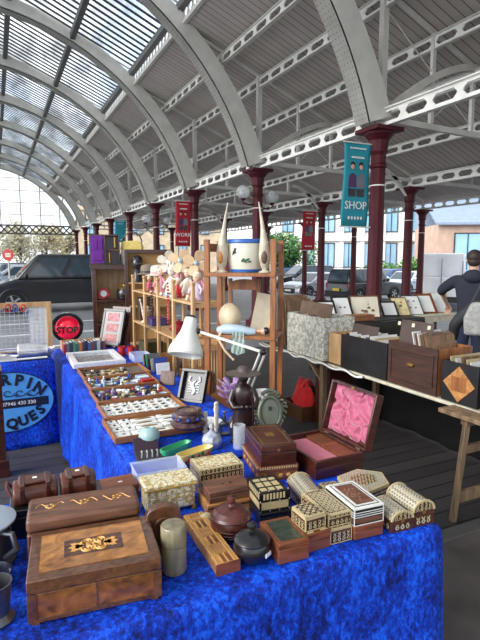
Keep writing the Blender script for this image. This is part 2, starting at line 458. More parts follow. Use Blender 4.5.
# far gable: mullions, glass, lattice girder
b = MB(); g = MB(); ye = yb + .02
def zarch(x): return ACZ + math.sqrt(max(0, ARI**2 - (x-ACX)**2))
for x in (-5, -3.6, -2.2, -.8, .6, 2.0, 3.4, 4.8): b.box(x-.04, x+.04, ye-.03, ye+.03, 4.1, zarch(x)+.1)
for z in (5.0, 5.9, 6.8, 7.7):
    xx = math.sqrt(ARI**2-(z-ACZ)**2); b.box(ACX-xx, ACX+xx, ye-.02, ye+.02, z-.025, z+.025)
pg = [(ACX+ARI*math.cos(a), ACZ+ARI*math.sin(a)) for a in [R(19)+(PI-2*R(19))*k/30 for k in range(31)]]
g.add([(p[0], ye+.05, p[1]) for p in pg], [tuple(range(31))])
b.box(-6.9, 6, ye-.1, ye+.1, 4.14, 4.24, 1); b.box(-6.9, 6, ye-.1, ye+.1, 3.52, 3.62, 1)
for k in range(26):
    xa = -6.9 + 12.9*k/26; xb_ = xa + 12.9/26
    b.beam((xa, ye, 3.6), (xb_, ye, 4.15), .06, .10, 1); b.beam((xa, ye, 4.15), (xb_, ye, 3.6), .06, .10, 1)
struct(b.build('window_gable_frame', [m_iron, m_dkiron])); struct(g.build('window_gable', m_endpane))

# iron columns
def make_column(label, x, y, top, base=0):
    t = thing('iron_column', label, 'column', (x, y, base), 0, 'maroon iron columns of the hall')
    h = top - base
    s = MB(); s.lathe([(.150,.30),(.145,.34),(.132,h*.55),(.124,h-.62),(.124,h-.40)], 12)
    s.build('shaft', m_maroon, t, ang=20)
    c = MB(); c.lathe([(.125,h-.66),(.15,h-.64),(.15,h-.60),(.128,h-.58),(.128,h-.44),(.16,h-.38),(.15,h-.34),(.17,h-.20),(.26,h-.10),(.26,h-.06)], 12)
    c.box(-.29,.29,-.29,.29,h-.07,h)
    c.build('capital', m_maroon, t, bevel=.008, ang=25)
    d = MB(); d.box(-.22,.22,-.22,.22,0,.16); d.lathe([(.21,.16),(.2,.22),(.165,.26),(.16,.31)], 12)
    d.build('base', m_maroon, t, bevel=.01)
    br = MB(); br.lathe([(.129,h-.955),(.134,h-.95),(.134,h-.935),(.129,h-.93)], 12)
    br.build('banner_clamp', m_white, t)
    return t
ordn = ['nearest', 'second', 'third', 'fourth', 'fifth', 'sixth', 'seventh', 'eighth', 'farthest']
extra = {0: 'thick maroon iron column beside the turquoise banner, nearest of the main row', 1: 'maroon iron column with glass globe lamps behind the oak shelf unit',
         2: 'maroon iron column carrying the red banner above the pine shelving', 3: 'maroon iron column just left of the red WORK banner', 4: 'thin distant maroon column carrying the teal banner above the bookcase'}
for i in range(0, 9):
    make_column(extra.get(i, 'distant maroon iron column, %s from the camera in the row under the arches' % ordn[i]), 6.0, YS[i+5], 3.92)
r2 = {0: 'maroon iron column of the middle aisle row, out beyond the right stalls', 1: 'maroon iron column standing right of the turquoise banner column by the silver car', 2: 'maroon iron column carrying the small red banner beside the parked cars'}
for i in range(1, 7):
    make_column(r2.get(i, 'distant maroon iron column, %s along the middle aisle row' % ordn[i]), 11.05, YS[i+5], 3.78)
r3 = {2: 'maroon iron column in front of the white facade near the white van', 3: 'slim maroon iron column of the outer row in front of the bushes'}
for i in range(2, 6):
    make_column(r3.get(i, 'distant maroon iron column, %s along the outer row' % ordn[i]), 16.1, YS[i+5], 3.72, -.6)
# ------------------------------------------------------------------ front stall: blue velvet tables
m_velvet = velvet('royal blue crushed velvet', (.0006,.005,.08), (.0012,.034,.46), (.008,.13,.95))
m_walnut = wood('figured walnut veneer', hexc(66,36,16), hexc(156,96,42), 9, 'n', .28, .5, 1.8)
m_walnutd = wood('dark walnut banding', hexc(58,34,22), hexc(112,72,44), 22, 'n', .3, .4, 1.4)
m_golden = wood('golden walnut panel', hexc(116,68,26), hexc(190,128,58), 8, 'n', .28, .5, 1.8)
m_maho = wood('polished mahogany', hexc(38,16,12), hexc(84,38,27), 16, 'x', .32, .3)
m_oakr = wood('red brown wood', hexc(84,42,24), hexc(142,80,46), 16, 'x', .4, .2)
m_rosew = wood('rosewood', hexc(46,24,18), hexc(96,56,40), 18, 'x', .35, .3)
m_brownw = wood('brown carved wood', hexc(66,40,30), hexc(124,82,60), 16, 'x', .45, .15)
m_lightw = wood('honey coloured wood', hexc(140,90,46), hexc(196,142,84), 14, 'x', .45, .15)
m_pine = wood('pale pine', hexc(170,128,84), hexc(214,176,128), 12, 'z', .55, .05)
m_oak = wood('oak shelf wood', hexc(112,66,34), hexc(164,104,58), 12, 'z', .5, .1)
m_black = plain('black lacquer', hexc(22,21,22), .3, 0, .2, 30, 0, .4)
m_bone = plain('cream bone', hexc(188,170,128), .4, 0, .12, 60)
m_white_p = plain('white inlay', hexc(226,226,220), .4, 0, .06, 40)
m_inlaylight = plain('pale inlay wood', hexc(216,160,84), .35, 0, .14, 60)
m_cream_m = mosaic('cream and dark inlay mosaic', [hexc(192,178,142), hexc(56,40,32), hexc(120,92,64)], 60)
m_dark_m = mosaic('fine brown inlay mosaic', [hexc(190,172,128), hexc(34,24,20), hexc(84,52,34)], 75)
m_pearl = mosaic('mother of pearl inlay', [hexc(190,184,162), hexc(128,116,94), hexc(158,148,124)], 95, .25)
m_flor = mosaic('cream florentine scrolls', [hexc(232,226,200), hexc(186,162,104), hexc(220,208,168)], 70, .4, .45, 1.0, .8)
m_gold = plain('gilt edge', hexc(176,140,62), .4, .4, .2, 50)
m_brass = plain('old brass', hexc(168,134,78), .35, .8, .15, 50)
m_silver = plain('silver metal', hexc(214,214,214), .32, .7, .1, 40)
m_pewter = plain('pewter', hexc(116,118,122), .36, .85, .14, 18)
m_leather = plain('brown leather', hexc(92,48,34), .38, 0, .3, 14, .15, .2)
m_green_gl = plain('dark green panel', hexc(52,62,50), .25, 0, .3, 40, .1, .3)
m_silk = plain('pink quilted silk', hexc(172,80,110), .5, 0, .06, 30, 0, 0, .5)
m_pinkfelt = plain('pink felt', hexc(186,84,104), .8, 0, .1, 30, 0, 0, .4)
m_tag = plain('white price tag', hexc(235,235,232), .6, 0, .03)
m_onyx = plain('banded grey green stone', hexc(132,124,96), .3, 0, .35, 16, 0, .3, stretch=(2.5,2.5,.6))
m_cinn = wood('turned dark red wood', hexc(48,20,18), hexc(98,46,38), 30, 'x', .35, .3)
m_tub = glass('clear plastic', (.86,.90,1), .64, .2)
m_glass = glass('cut glass', (.93,.96,.98), .55, .05)

def drape(name, label, x0, x1, y0, y1, zt, zb, sides, amp=.03, flare=.10, seed=1, rz=0, freq=9):
    # sides: which of 'f','r','b','l' hang; one continuous cloth
    rnd = random.Random(seed); b = MB(); ph = [rnd.uniform(0, 6.28) for _ in range(6)]
    st = .045; nx = max(6, int((x1-x0)/st)); ny = max(6, int((y1-y0)/st))
    P = [[(x0+(x1-x0)*i/nx, y0+(y1-y0)*j/ny, zt - .002*(1+math.sin(i*.9+ph[0])*math.sin(j*.8+ph[1]))) for i in range(nx+1)] for j in range(ny+1)]
    b.sheet(P)
    rim = []
    for i in range(nx): rim.append((P[0][i], (0,-1), 'f'))
    for j in range(ny): rim.append((P[j][nx], (1,0), 'r'))
    for i in range(nx, 0, -1): rim.append((P[ny][i], (0,1), 'b'))
    for j in range(ny, 0, -1): rim.append((P[j][0], (-1,0), 'l'))
    n = len(rim); rows = 16; prev = None
    def outward(k):
        a = rim[k][1]; c = rim[k-1][1]
        v = Vector((a[0]+c[0], a[1]+c[1])); v.normalize(); return v
    vs = []; L = 0; lens = []
    for k in range(n):
        lens.append(L); L += (Vector(rim[(k+1) % n][0]) - Vector(rim[k][0])).length
    for r_ in range(rows+1):
        t = r_/rows
        for k in range(n):
            p = rim[k][0]; o = outward(k); s_ = lens[k]
            w = amp*(t**.7)*(math.sin(freq*s_+ph[2]) + .6*math.sin(freq*1.9*s_+ph[3]+t*1.2) + .3*math.sin(freq*3.7*s_+ph[4]))
            off = .012*min(1, t*12) + flare*t + w*.5 + (amp*.5*t)
            z = p[2] - (p[2]-zb)*t if r_ else p[2]
            if r_: z = p[2] - .012 - (p[2]-.012-zb)*((r_-1)/(rows-1)) ; z += (.012*math.sin(3*s_+ph[5]) if r_ == rows else 0)
            vs.append((p[0]+o.x*off*(1 if r_ else 0), p[1]+o.y*off*(1 if r_ else 0), z))
    fs = []
    for r_ in range(rows):
        for k in range(n):
            if rim[k][2] not in sides: continue
            k2 = (k+1) % n
            fs.append((r_*n+k, r_*n+k2, (r_+1)*n+k2, (r_+1)*n+k))
    b.add(vs, fs)
    o = b.build(name, m_velvet, ang=80)
    md = o.modifiers.new('thickness', 'SOLIDIFY'); md.thickness = .004; md.offset = -1
    return tag(o, label, 'tablecloth')
TZ = .75
drape('velvet_tablecloth', 'royal blue crushed velvet cloth over the front table of boxes', -.62, 1.452, 1.27, 2.16, TZ, .015, 'frl', .02, .02, 3)
drape('velvet_tablecloth', 'blue velvet cloth hanging down beside the row of wooden trinket trays',   .53, 1.36, 2.185, 5.80, TZ, .03, 'lrb', .022, .05, 5)
drape('velvet_tablecloth', 'blue velvet cloth with the oval dealer sign on its front', -1.2, .44, 4.86, 5.62, .815, .02, 'fl', .016, .01, 8)

# ---- plain rectangular box with lid
def lbox(name, label, x, y, w, d, h, rz, mb, mt=None, z=TZ, lid=.3, cat='box', bev=.003, top=None, band=None, group=None):
    t = thing(name, label, cat, (x, y, z), R(rz), group)
    b = MB(); b.box(0, w, 0, d, 0, h*(1-lid)-.001); b.build('body', mb, t, bevel=bev)
    b = MB(); b.box(-.001, w+.001, -.001, d+.001, h*(1-lid)+.001, h); b.build('lid', mt or mb, t, bevel=bev)
    return t
def panel(t, name, mt, x0, x1, y0, y1, z0, z1, bev=0, label=None):
    b = MB(); b.box(x0, x1, y0, y1, z0, z1); o = b.build(name, mt, t, bevel=bev)
    if label: o['label'] = label
    return o
def hollow(b, w, d, h, th, m=0, z0=0):
    b.box(0, w, 0, th, z0, h, m); b.box(0, w, d-th, d, z0, h, m); b.box(0, th, th, d-th, z0, h, m); b.box(w-th, w, th, d-th, z0, h, m); b.box(th, w-th, th, d-th, z0, z0+th, m)

# big walnut box with scroll inlay
t = thing('inlaid_wooden_box', 'large golden walnut box with scroll marquetry panel on its lid', 'box', (.028, 1.376, TZ), R(-7))
w, d, h = .368, .258, .132
b = MB(); b.box(.006, w-.006, .006, d-.006, .0, .088); b.build('body', m_walnut, t, bevel=.003)
b = MB()
for x in (0, w-.024):
    b.box(x, x+.024, .003, .0065, .004, .088); 
b.box(.024, w-.024, .003, .0065, .004, .016); b.box(.18, .186, .0035, .0065, .016, .088)
b.build('front_banding', m_walnutd, t, bevel=.001)
b = MB(); b.box(0, w, 0, d, .091, .131); b.build('lid', m_walnutd, t, bevel=.004)
panel(t, 'lid_panel', m_golden, .032, w-.032, .032, d-.032, .131, .1325, label='golden veneer panel')
panel(t, 'marquetry_ground', m_rosew, .098, .268, .085, .172, .1325, .1332, label='dark rectangular marquetry panel')
b = MB(); mx_, my_ = .183, .1285
def leafshape(b, cx, cy, ang, L, wd, z0, z1):
    pts = []
    for k in range(9):
        u = k/8; pts.append((L*u, wd*math.sin(PI*u**.8)*(1+.35*math.sin(6*PI*u))))
    poly = pts + [(p[0], -p[1]) for p in pts[-2:0:-1]]
    b.prism(poly, z0, z1, 0, T(cx, cy, 0, ang))
for sx in (-1, 1):
    a0 = 0 if sx > 0 else PI
    for da in (-.5, 0, .5): leafshape(b, mx_+sx*.028, my_, a0+da*sx, .046, .010, .1330, .1340)
    for sy in (-1, 1):
        b.tube([(mx_+sx*(.020+.015*math.cos(a)), my_+sy*(.018+.015*math.sin(a)), .1334) for a in [k*PI*1.7/14-.5 for k in range(15)]], .0032, 4)
        b.tube([(mx_+sx*(.020+.007*math.cos(a)), my_+sy*(.018+.007*math.sin(a)), .1334) for a in [k*PI*1.6/10 for k in range(11)]], .0028, 4)
for sy in (-1, 1): leafshape(b, mx_, my_, sy*PI/2, .034, .008, .1330, .1340)
tag(b.build('marquetry_scrolls', m_inlaylight, t), 'pale scrolling leaf inlay')
b = MB(); b.box(.07, .115, .001, .006, .0885, .0915); b.box(.27, .31, .001, .006, .0885, .0915); build_each(b, 'brass_trim', m_brass, t)
b = MB()
for x in (.012, w-.030):
    b.box(x, x+.018, .0, .02, -.0, .004)
build_each(b, 'foot', m_walnutd, t)

# box behind with floral inlay lid
t = thing('inlaid_wooden_box', 'brown wooden box with faint floral lid tucked behind the large walnut box', 'box', (.045, 1.652, TZ), R(-7))
w, d, h = .36, .16, .165
b = MB(); b.box(0, w, 0, d, 0, .115); b.build('body', m_walnutd, t, bevel=.006)
b = MB(); b.box(-.002, w+.002, -.002, d+.002, .117, h); b.build('lid', m_brownw, t, bevel=.014, seg=4)
b = MB()
for k in range(3):
    cx = .07+.11*k
    b.tube([(cx-.045+.09*u/10, .08+.02*math.sin(u*.9+k), h+.0005) for u in range(11)], .0018, 4)
    for a in range(5): b.ell((cx+.012*math.cos(a*1.256), .08+.012*math.sin(a*1.256), h), (.006,.006,.0012), 6)
tag(b.build('floral_inlay', m_inlaylight, t), 'pale flower and stem inlay')

# black box and pair of leather cases
t = lbox('flat_box', 'black flat box under the brown leather cases', .0, 1.86, .33, .15, .105, -2, m_black, lid=.25, bev=.004)
t = thing('leather_case', 'brown leather twin case with strapped flaps lying on a black flat box', 'case', (.012, 1.89, TZ+.106), R(-2))
for k, (x0, x1) in enumerate(((.0, .155), (.165, .295))):
    b = MB(); pr = [(.0,.0),(.105,.0),(.112,.03),(.10,.058),(.075,.070),(.035,.070),(.008,.058),(-.004,.03)]
    M = Matrix(((0,0,1,0),(1,0,0,0),(0,1,0,0),(0,0,0,1)))
    b.prism(pr, x0, x1, 0, M); body = b.build('case_body', m_leather, t, bevel=.010, seg=3)
    b = MB(); b.box(x0+.02, x1-.02, .018, .09, .068, .077); fl = b.build('flap', m_leather, t, bevel=.004)
    b = MB(); b.box(x0+.025, x0+.042, -.010, .096, .0675, .079); b.box(x1-.042, x1-.025, -.010, .096, .0675, .079); b.box(x0+.025, x0+.042, -.011, -.004, .012, .07); b.box(x1-.042, x1-.025, -.011, -.004, .012, .07)
    build_each(b, 'strap', m_maho, t, .002)
    b = MB(); b.box((x0+x1)/2-.008, (x0+x1)/2+.008, .05, .062, .077, .0785); tag(b.build('price_sticker', m_tag, t), 'small white price sticker')
b = MB(); b.tube([(-.004,.02,.03),(-.018,.03,.06),(-.018,.07,.07),(-.004,.09,.04)], .006, 6); b.build('handle', m_leather, t)

# small plain red-brown box
t = lbox('small_wooden_box', 'small plain reddish brown box beside the clear plastic tub', .348, 1.975, .145, .115, .062, 0, m_oakr, lid=.32)
panel(t, 'sticker', m_tag, .07, .088, .05, .058, .062, .0628)
t = thing('paper_packet', 'crumpled white paper packet next to the leather cases', 'paper', (.322, 1.93, TZ), .3)
b = MB(); b.box(0,.035,0,.05,0,.045); b.build('packet', m_tag, t, bevel=.008)

# clear plastic tub
t = thing('plastic_tub', 'clear plastic tub of odds and ends behind the cream chest', 'tub', (.50, 2.03, TZ), R(-3))
b = MB(); w, d, h = .215, .13, .075
hollow(b, w, d, h, .004); b.build('tub', m_tub, t, bevel=.002)
b = MB(); b.tube([(-.004,-.004,h),(w+.004,-.004,h),(w+.004,d+.004,h),(-.004,d+.004,h)], .005, 6, closed=True); b.build('rim', m_tub, t)
b = MB(); 
for k in range(9): b.ell((.03+.02*k, .04+.03*(k%3), .018+.006*(k%2)), (.016,.012,.011), 6, k % 2)
tag(b.build('contents', [m_tag, m_bone], t), 'small white odds and ends')

# cream Florentine style chest
t = thing('gilt_chest', 'cream chest of little drawers with gold scroll decoration', 'chest', (.474, 1.795, TZ), R(-2))
w, d, h = .205, .115, .122
b = MB(); b.box(.006, w-.006, .006, d-.004, .012, .105); b.build('body', m_flor, t, bevel=.003)
b = MB(); b.box(-.004, w+.004, -.004, d+.004, .105, .124); b.build('lid', m_flor, t, bevel=.006, seg=3)
b = MB(); b.tube([(-.003,-.004,.108),(w+.003,-.004,.108),(w+.003,d+.003,.108),(-.003,d+.003,.108)], .0035, 6, closed=True); b.build('gilt_edge', m_gold, t)
for k in range(3):
    b = MB(); z0 = .018 + .029*k; b.box(.022, w-.022, .001, .007, z0, z0+.025); dr = b.build('drawer', m_flor, t, bevel=.002)
    b = MB(); b.ell((w/2, -.003, z0+.0125), .0045, 8); b.build('knob', m_gold, dr)
b = MB()
for x in (.004, w-.018): b.prism([(x,0),(x+.014,0),(x+.014,.014),(x,.014)], 0, .014)
for x in (.004, w-.018): b.prism([(x,d-.016),(x+.014,d-.016),(x+.014,d-.002),(x,d-.002)], 0, .014)
build_each(b, 'foot', m_gold, t)

# arched carved wood holder and stone canister
t = thing('carved_holder', 'dark carved arched wooden holder leaning against the cream chest', 'holder', (.468, 1.545, TZ), R(-6)); t.scale = (1.05, 1, 1.38)
b = MB(); pr = [(-.056,0),(.056,0),(.056,.100)] + [(.056*math.cos(a), .100+.024*math.sin(a)) for a in [k*PI/10 for k in range(1, 10)]] + [(-.056,.100)]
b.prism(pr, 0, .03, 0, T(0, .03, 0, 0, R(90))); b.build('back', m_walnutd, t, bevel=.003)
b = MB(); b.box(-.05,.05,-.035,.03,0,.012); b.build('base', m_walnutd, t, bevel=.003)
b = MB(); b.tube([(.03*math.cos(a), -.002, .072+.02*math.sin(a)) for a in [k*PI/8 for k in range(9)]], .003, 5); b.ell((0,-.003,.05),(.02,.004,.02),8); b.build('carving', m_brownw, t)
t = thing('stone_canister', 'tall banded grey green stone canister with lid next to the walnut box', 'canister', (.468, 1.445, TZ)); t.scale = (1.06, 1.06, 1.06)
b = MB(); b.lathe([(.036,0),(.0385,.004),(.038,.076),(.0382,.086)], 28); b.build('body', m_onyx, t)
b = MB(); b.lathe([(.038,.087),(.039,.090),(.039,.142),(.036,.147),(.02,.148)], 28); b.build('lid', m_onyx, t)

# parquet puzzle box
t = thing('parquet_box', 'long flat parquet box with red and golden blocks on top', 'box', (.578, 1.352, TZ), R(-1))
w, d, h = .078, .335, .038
b = MB(); b.box(0, w, 0, d, 0, h-.002); b.build('body', m_lightw, t, bevel=.002)
ms = [m_oakr, m_lightw, plain('golden veneer', hexc(222,168,92), .35, 0, .15, 40), m_cinn]
tiles = MB(); q = .0010
for j in range(6):
    y0 = d*j/6; y1 = d*(j+1)/6
    for (x0, x1) in ((0, .020), (w-.020, w)):
        tiles.box(x0+.002, x1-q, y0+q, y1-q, h-.002, h+.001, 2); tiles.box(x0+.008, x0+.0095, y0+.004, y1-.004, h+.001, h+.0014, 0); tiles.box(x0+.013, x0+.0145, y0+.004, y1-.004, h+.001, h+.0014, 0)
    if j % 2: tiles.box(.021, w-.021, y0+q, y1-q, h-.002, h+.001, 1)
    else:
        tiles.box(.021, w-.021, y0+q, y1-q, h-.002, h+.001, 2)
        for x0 in (.026, .045): tiles.box(x0, x0+.012, y0+.003, y1-.003, h+.001, h+.0015, 0)
    tiles.box(.0, w, y0-.0008, y0+.0008, h-.002, h+.0008, 0)
tiles.build('parquet_top', ms, t)
b = MB(); b.box(-.003, w+.003, -.003, 0, 0, h); b.box(-.003, w+.003, d, d+.003, 0, h); build_each(b, 'end_band', m_oakr, t)

# turned lidded jar, black lidded jar
t = thing('lidded_jar', 'dark red turned wooden jar with knobbed lid', 'jar', (.720, 1.550, TZ)); t.scale = (1.08, 1.08, 1.1)
b = MB(); b.lathe([(.042,0),(.046,.006),(.056,.014),(.055,.016),(.064,.026),(.063,.028),(.069,.040),(.068,.042),(.070,.054),(.066,.066)], 28); b.build('body', m_cinn, t)
b = MB(); b.lathe([(.066,.0665),(.069,.070),(.064,.078),(.062,.078),(.050,.090),(.048,.0895),(.030,.098),(.012,.102),(.009,.110),(.015,.117),(.014,.128),(.006,.133)], 28); b.build('lid', m_cinn, t)
t = thing('lidded_jar', 'shiny black lidded jar with white sticker at the table edge', 'jar', (.720, 1.385, TZ)); t.scale = (1.06, 1.06, 1.08)
b = MB(); b.lathe([(.034,0),(.038,.004),(.052,.016),(.059,.034),(.0595,.050),(.053,.064)], 28); b.build('body', m_black, t)
b = MB(); b.lathe([(.056,.0645),(.057,.068),(.044,.082),(.02,.090),(.009,.093),(.008,.099),(.015,.105),(.016,.114),(.009,.120),(.004,.122)], 28); b.build('lid', m_black, t)
b = MB(); b.box(-.014,.014,-.0612,-.058,.030,.042, 0, T(0,0,0,R(30))); b.build('sticker', m_tag, t)

# reddish box with green glazed lid
t = lbox('glazed_lid_box', 'reddish brown box with dark green panel in its lid', .783, 1.316, .112, .158, .070, -5, m_oakr, lid=.28, bev=.002)
panel(t, 'lid_panel', m_green_gl, .016, .096, .016, .142, .070, .0712, label='dark green patterned panel')
# black boxes with bone strips
t = lbox('flat_box', 'black box with pale speckled edge under the striped bone casket', .845, 1.56, .135, .175, .042, -8, m_black, lid=.4, bev=.002)
def bone_casket(label, x, y, z, w, d, h, rz, dome):
    t = thing('bone_casket', label, 'casket', (x, y, z), R(rz))
    b = MB(); b.box(0, w, 0, d, 0, h*.5); b.build('body', m_bone, t, bevel=.002)
    b = MB(); b.box(.001, w-.001, .001, d-.001, h*.56, h*.93); b.build('lid', m_black, t, bevel=.004)
    s = MB(); rr = random.Random(5)
    for k in range(7):
        x0 = .012 + (w-.024)*k/7; s.box(x0, x0+(w-.024)/7*.55, -.0015, .0, h*.6, h*.9); 
        y0 = .012 + (d-.024)*k/7; s.box(-.0015, .0, y0, y0+(d-.024)/7*.55, h*.6, h*.9)
    for k in range(3): s.box(.012+k*(w-.02)/3, .004+(k+1)*(w-.02)/3, .02, d-.02, h*.93, h*.945)
    s.build('bone_strip', m_bone, t)
    k_ = MB()
    for zz in (0, h*.5, ):
        k_.box(-.003, w+.003, -.003, .003, zz, zz+h*.09); k_.box(-.003, .003, -.003, d+.003, zz, zz+h*.09); k_.box(w-.003, w+.003, -.003, d+.003, zz, zz+h*.09)
    for xx in (0, w): k_.box(xx-.003, xx+.003, -.003, .003, 0, h*.95)
    k_.box(-.003, .003, d-.003, d+.003, 0, h*.95)
    for j in range(4):
        yy = d*j/3; k_.box(0, w, max(0, yy-.004), min(d, yy+.004), h*.93, h*.965)
    k_.build('black_binding', m_black, t)
    st = MB()
    for xx in (.0, w*.33, w*.66, w):
        for zz in (h*.04, h*.54): st.ell((xx, -.004, zz), .0022, 6)
        st.ell((xx, .01, h*.97), .0022, 6)
    st.build('stud', m_silver, t)
    return t
bone_casket('casket striped with bone and black strips behind the green lidded box', .852, 1.572, TZ+.043, .118, .145, .078, -8, 0)

# inlay boxes on the right
def inlay_box(label, x, y, w, d, h, rz, z=TZ, top=None, side=None, lid=.36, foot=False):
    t = thing('inlay_box', label, 'box', (x, y, z), R(rz))
    b = MB(); b.box(0, w, 0, d, 0, h*(1-lid)-.0006); b.build('body', m_rosew, t, bevel=.0015)
    b = MB(); b.box(0, w, 0, d, h*(1-lid)+.0006, h); b.build('lid', m_bone, t, bevel=.002)
    e = .0012; q = .008
    s = MB()
    for (z0, z1) in ((.006, h*(1-lid)-.006), (h*(1-lid)+.006, h-.005)):
        if z1-z0 > .006:
            s.box(q, w-q, -e, 0, z0, z1); s.box(-e, 0, q, d-q, z0, z1); s.box(w, w+e, q, d-q, z0, z1)
    s.build('side_mosaic', side or m_dark_m, t)
    s = MB(); s.box(.006, w-.006, .006, d-.006, h, h+e); s.build('top_mosaic', top or m_cream_m, t)
    s = MB()
    for (x0,x1,y0,y1) in ((.012,w-.012,.012,.0145),(.012,w-.012,d-.0145,d-.012),(.012,.0145,.012,d-.012),(w-.0145,w-.012,.012,d-.012)): s.box(x0,x1,y0,y1,h+e,h+e+.0006)
    s.build('top_line', m_rosew, t)
    s = MB()
    for xx in (0, w-.003): s.box(xx, xx+.003, -e*1.3, 0, 0, h)
    s.box(-e*1.3, 0, -e*1.3, .003, 0, h); s.box(-e*1.3, 0, d-.003, d, 0, h); s.box(-e*1.3, 0, 0, d, h-.003, h); s.box(-e*1.3, 0, 0, d, 0, .003)
    s.box(0, w, -e*1.3, 0, 0, .003); s.box(0, w, -e*1.3, 0, h-.003, h)
    s.build('edge_band', m_bone, t)
    return t
t = lbox('small_wooden_box', 'honey brown box with cream squares under the small mosaic cube', .900, 1.330, .098, .125, .066, 0, m_oakr, lid=.45, bev=.002)
b = MB()
for k in range(2): b.box(.008, .034, .006+.05*k, .036+.05*k, .066, .0668); b.box(.062, .09, .006+.05*k, .036+.05*k, .066, .0668)
b.build('cream_square', m_bone, t)
inlay_box('small cube shaped mosaic box with rosette top', .905, 1.345, .082, .088, .054, 0, TZ+.0685, lid=.3)
inlay_box('mosaic box beneath the larger cream mosaic box', 1.004, 1.338, .090, .180, .056, -3, lid=.2)
inlay_box('larger cream mosaic topped box stacked on another mosaic box', 1.003, 1.350, .098, .185, .046, -3, TZ+.058, m_cream_m, lid=.4)
t = lbox('small_wooden_box', 'plain polished red brown box under the carved lid box', 1.098, 1.322, .122, .20, .050, -5, m_oakr, lid=.35, bev=.002)
# carved-lid box with white stripes
t = thing('carved_lid_box', 'box with white and black striped edges and carved brown lid panel', 'box', (1.098, 1.325, TZ+.0508), R(-5))
w, d, h = .123, .198, .066
b = MB(); b.box(0,w,0,d,0,h*.55); b.build('body', m_black, t, bevel=.0015)
b = MB(); b.box(0,w,0,d,h*.57,h); b.build('lid', m_black, t, bevel=.002)
b = MB(); b.box(.0,w,.0,d,h-.0005,h+.0005); b.build('lid_top', m_white_p, t)
b = MB(); b.box(.010,w-.010,.010,d-.010,h,h+.0008); b.build('lid_border', m_black, t)
b = MB(); b.box(.015,w-.015,.015,d-.015,h+.0008,h+.0016); b.build('lid_line', m_white_p, t)
b = MB(); b.box(.024,w-.024,.024,d-.024,h+.0016,h+.004)
for k in range(18):
    a = k*2.4; rr_ = .004+.0028*k
    b.ell((w/2+rr_*.5*math.cos(a), d/2+rr_*1.1*math.sin(a), h+.004), (.007,.009,.003), 6)
tag(b.build('carved_panel', m_brownw, t), 'carved brown wood panel')
b = MB()
for z0, zt_ in ((.0,.003), (.030,.0025), (.0385,.0025), (.047,.0025), (.060,.006)):
    b.box(-.0012, w+.0012, -.0012, 0, z0, z0+zt_); b.box(-.0012, 0, 0, d, z0, z0+zt_); b.box(w, w+.0012, 0, d, z0, z0+zt_)
for x0 in (-.001, w-.002): b.box(x0, x0+.003, -.0012, 0, 0, h)
b.box(-.0012, 0, -.001, .002, 0, h); b.build('white_stripe', m_white_p, t)
b = MB(); b.box(.008, w-.008, -.0015, 0, .009, .026); b.box(-.0015, 0, .008, d-.008, .009, .026); b.build('carved_side', m_brownw, t)

# domed mosaic chests
def build_each_rim(b, t):
    n = len(b.v)//2; f = len(b.f)//2
    for k in (0, 1):
        c = MB(); c.v = b.v[k*n:(k+1)*n]; c.f = [[i-k*n for i in q] for q in b.f[k*f:(k+1)*f]]; c.m = b.m[k*f:(k+1)*f]
        c.build('lid_rim', m_bone, t, ang=50)
def dome_chest(label, x, y, w, d, h, rz, z=TZ, top=None):
    t = thing('domed_chest', label, 'chest', (x, y, z), R(rz))
    hb = h*.58; n = 12
    b = MB(); b.box(0, w, 0, d, 0, hb); b.build('body', m_rosew, t, bevel=.0015)
    arc = [(w/2 - w/2*math.cos(PI*k/n), hb+.001 + (h-hb)*math.sin(PI*k/n)) for k in range(n+1)]
    M = Matrix(((1,0,0,0),(0,0,1,0),(0,1,0,0),(0,0,0,1)))
    b = MB(); b.prism(arc, 0, d, 0, M); b.build('lid', top or m_pearl, t, ang=50)
    arc2 = [(w/2 - (w/2+.004)*math.cos(PI*k/n), hb+.001 + (h-hb+.003)*math.sin(PI*k/n)) for k in range(n+1)]
    b = MB()
    for y0 in (-.003, d-.003):
        for (p, q) in zip(arc2, arc2[1:]):
            pi = (w/2+(p[0]-w/2)*.86, hb+(p[1]-hb)*.82); qi = (w/2+(q[0]-w/2)*.86, hb+(q[1]-hb)*.82)
            vs = [(p[0],y0,p[1]),(q[0],y0,q[1]),(qi[0],y0,qi[1]),(pi[0],y0,pi[1])]; vs += [(v[0],y0+.006,v[2]) for v in vs]
            b.add(vs, [(0,1,2,3),(7,6,5,4),(0,4,5,1),(1,5,6,2),(2,6,7,3),(3,7,4,0)])
    build_each_rim(b, t)
    arc3 = [(w/2 - w*.41*math.cos(PI*k/n), hb+.004 + (h-hb)*.74*math.sin(PI*k/n)) for k in range(n+1)]
    b = MB(); b.prism(arc3, -.0015, 0, 0, M); b.build('lid_end_mosaic', m_dark_m, t)
    b = MB(); b.box(.01, w-.01, -.0015, 0, .008, hb*.62); b.box(-.0015, 0, .01, d-.01, .008, hb*.62); b.build('side_mosaic', m_cream_m, t)
    b = MB(); b.box(0,w,-.002,0,hb*.70,hb*.78); b.box(-.002,0,0,d,hb*.70,hb*.78)
    for x0 in (0, w-.006): b.box(x0, x0+.006, -.002, 0, 0, hb)
    b.box(-.002,0,0,.006,0,hb); b.box(0,w,-.002,0,0,.005); b.build('edge_band', m_rosew, t)
    b = MB(); b.box(w/2-.006, w/2+.006, -.004, 0, hb-.008, hb+.004); b.build('clasp', m_brass, t)
    return t
dome_chest('smaller domed mosaic chest next to the striped carved lid box', 1.250, 1.300, .094, .125, .076, -5)
dome_chest('domed pearl topped mosaic chest on the right corner of the blue table', 1.350, 1.296, .096, .155, .098, -5)
